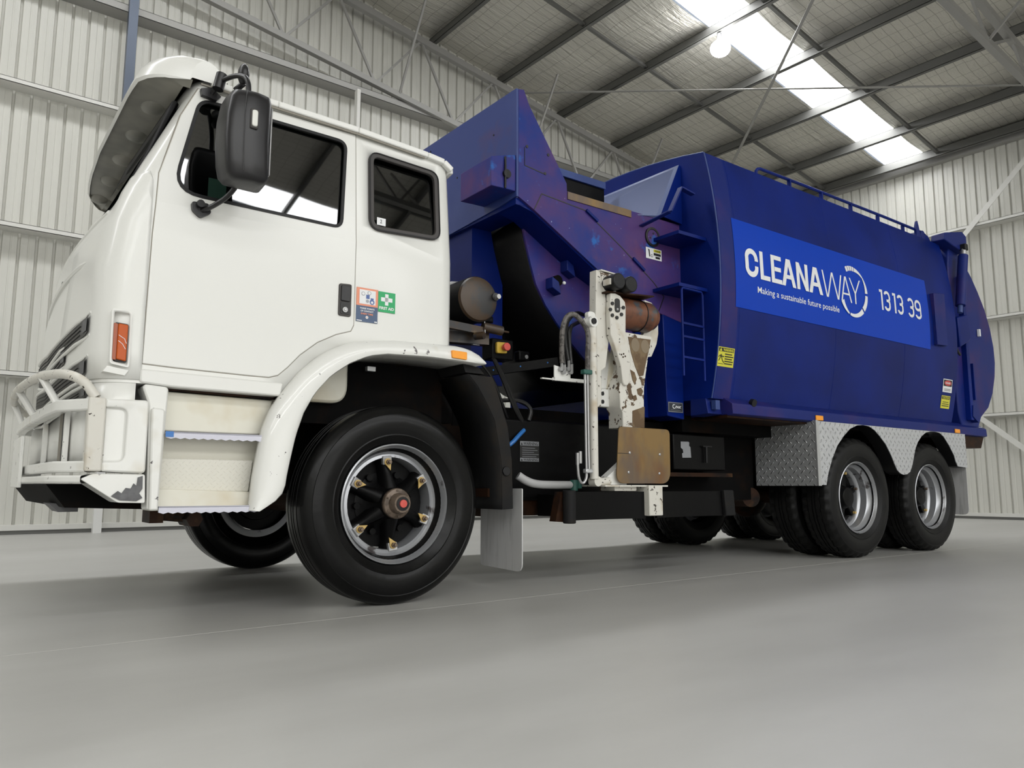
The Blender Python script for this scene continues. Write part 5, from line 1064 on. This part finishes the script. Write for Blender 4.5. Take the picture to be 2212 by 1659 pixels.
cr_ = MB(); cr_.box(1.60, 1.86, .13, .19, 1.145, 1.27); cr_.prism([(1.61, 1.27), (1.80, 1.27), (1.78, 1.50), (1.68, 1.60)], 'Y', .15, .19); cr_.build('lift_carriage', 'white_worn', T, bevel=.01)
MB().prism([(1.70, 1.27), (1.82, 1.265), (1.79, 1.42), (1.745, 1.55)], 'Y', .14, .15).build('carriage_web', 'steppaint', T)
for z in (1.235, 1.18): MB().cyl((1.645, .135, z), (1.645, .126, z), .014, 14).build('carriage_hole', 'black', T)
MB().sphere((1.79, .15, 1.21), .05, 16, sc=(.5, .6, 1)).build('carriage_roller', 'rubber', T)
pr = MB().cyl((1.423, -.02, .66), (1.423, -.02, 1.66), .028, 24).build('lift_cylinder', 'white_chips', T)
MB().cyl((1.412, -.05, 1.672), (1.412, .03, 1.672), .038, 20).build('cylinder_eye', 'white_worn', pr, bevel=.004); MB().cyl((1.405, -.06, 1.672), (1.405, -.045, 1.672), .020, 12).build('cylinder_pin', 'rubber', pr)
MB().prism(rounded([(1.43, 1.76), (1.50, 1.76), (1.51, 1.52), (1.47, 1.50)], .03), 'Y', .03, .07).build('pivot_lug', 'white_worn', T, bevel=.006)
MB().cyl((1.44, -.04, .645), (1.44, .02, .645), .032, 16).cyl((1.45, -.01, .64), (1.56, -.01, .648), .026, 16).build('lower_pivot', 'white_chips', T)
for x in (1.330, 1.352): MB().tube([(x, -.045, 1.33), (x + .003, -.045, .83), (x + .006, -.045, .70)], .0075, 8).build('hydraulic_pipe', 'steel', T)
MB().tube([(1.334, -.045, .72), (1.336, -.045, .66), (1.30, -.045, .625), (1.27, -.045, .66), (1.262, -.045, .745)], .009, 8, smooth=2).build('pipe_bend', 'steel', T)
for x, z in ((1.262, .745), (1.285, .755)): MB().cyl((x, -.045, z), (x, -.045, z + .075), .011, 10).build('pipe_union', 'steel', T)
MB().box(1.305, 1.375, -.07, -.03, 1.318, 1.348).build('pipe_clamp', 'greenclamp', T, bevel=.006); MB().box(1.312, 1.372, -.07, -.035, .695, .722).build('pipe_clamp', 'alu', T, bevel=.006)
MB().prism([(1.20, 1.384), (1.335, 1.362), (1.335, 1.305), (1.20, 1.294)], 'Y', .10, .108).bar((1.20, .11, 1.296), (1.50, .11, 1.300), .03, .022).box(1.10, 1.20, .10, .12, 1.288, 1.296).build('manifold_bracket', 'white_worn', T)
for x, z in ((1.240, 1.359), (1.264, 1.341), (1.300, 1.366), (1.325, 1.346)):
    MB().cyl((x, .10, z), (x, .075, z), .014, 6).cyl((x + .006, .082, z), (x + .006, .082, z + .055), .010, 6).build('hose_fitting', 'steel', T)
hq = MB(); hq.tube([(1.246, .08, 1.40), (1.236, .07, 1.53), (1.235, .06, 1.63), (1.26, .05, 1.70), (1.31, .04, 1.73), (1.37, .02, 1.68), (1.39, -.02, 1.60), (1.368, -.03, 1.45), (1.362, -.035, 1.35)], .017, 10, smooth=2); hq.build('sleeved_hydraulic_hose', 'hosegrey', T)
hq = MB(); hq.tube([(1.300, .08, 1.42), (1.31, .12, 1.55), (1.35, .16, 1.68), (1.43, .20, 1.75), (1.52, .24, 1.80), (1.62, .28, 1.80)], .013, 10, smooth=2); hq.tube([(1.325, .08, 1.40), (1.335, .11, 1.55), (1.37, .14, 1.66), (1.46, .2, 1.70), (1.56, .26, 1.74)], .013, 10, smooth=2); hq.tube([(1.268, .08, 1.39), (1.262, .09, 1.50), (1.258, .09, 1.60)], .011, 10); hq.tube([(1.31, .16, 1.44), (1.37, .22, 1.48), (1.43, .28, 1.56), (1.50, .3, 1.70)], .013, 10, smooth=2); hq.build('hydraulic_hoses', 'hose', T)
PLT = rounded([(1.625, 1.002), (2.108, 1.002), (2.105, .632), (1.595, .632)], [.03, .04, .09, .07], 8)
plt = MB().prism(PLT, 'Y', -.045, -.035).build('wear_plate', 'rustplate', T, bevel=.002)
for x, z in ((1.717, .833), (2.003, .829), (1.704, .705), (1.995, .701)): MB().sphere((x, -.046, z), .010, 10, sc=(1, .6, 1)).build('wear_plate_bolt', 'steel', plt)
MB().box(1.605, 1.715, -.0465, -.045, .826, .829).build('plate_tear', 'black', plt)
MB().prism([(1.545, .674), (1.695, .775), (1.72, .624), (1.565, .624)], 'Y', -.01, .05).build('arm_foot_gusset', 'white_worn', T)
MB().box(1.48, 2.06, -.06, .20, .612, .622).build('arm_base_plate', 'white_chips', T)
MB().box(1.60, 1.80, -.02, .12, .585, .612).build('arm_base_block', 'white_flaked', T); MB().box(1.97, 2.03, -.02, .12, .585, .612).build('arm_base_block', 'white_flaked', T)
MB().box(1.852, 1.982, -.085, .16, .422, .622).build('gripper_clamp', 'white_chips', T, bevel=.006)
def garm(x0, x1, y0, ym, y1, name):
    rows = []
    for i in range(17):
        t = i / 16; x = x0 + (x1 - x0) * t; y = (1 - t) ** 2 * y0 + 2 * t * (1 - t) * ym + t * t * y1; rows.append((x, y))
    w = MB(); w.grid([[(x, y, .405) for x, y in rows], [(x, y, .580) for x, y in rows], [(x, y + .018, .580) for x, y in rows], [(x, y + .018, .405) for x, y in rows], [(x, y, .405) for x, y in rows]])
    return w.build(name, 'blackmetal', T)
garm(1.24, 1.86, -.03, .03, -.04, 'gripper_arm'); garm(1.97, 2.72, -.04, .06, -.02, 'gripper_arm')
MB().cyl((1.205, -.03, .388), (1.205, -.03, .590), .040, 24).build('gripper_roller', 'guardblack', T, bevel=.006)
MB().prism([(1.12, .40), (1.165, .58), (1.19, .58), (1.19, .395)], 'Y', -.0, .06).build('gripper_end', 'rust', T)
MB().prism([(2.69, .402), (2.675, .590), (2.782, .588), (2.80, .405)], 'Y', -.045, -.01).build('gripper_pad', 'guardblack', T, bevel=.008)
MB().box(1.3, 2.6, .12, .4, .42, .56).build('gripper_slide_beam', 'chassis', T)
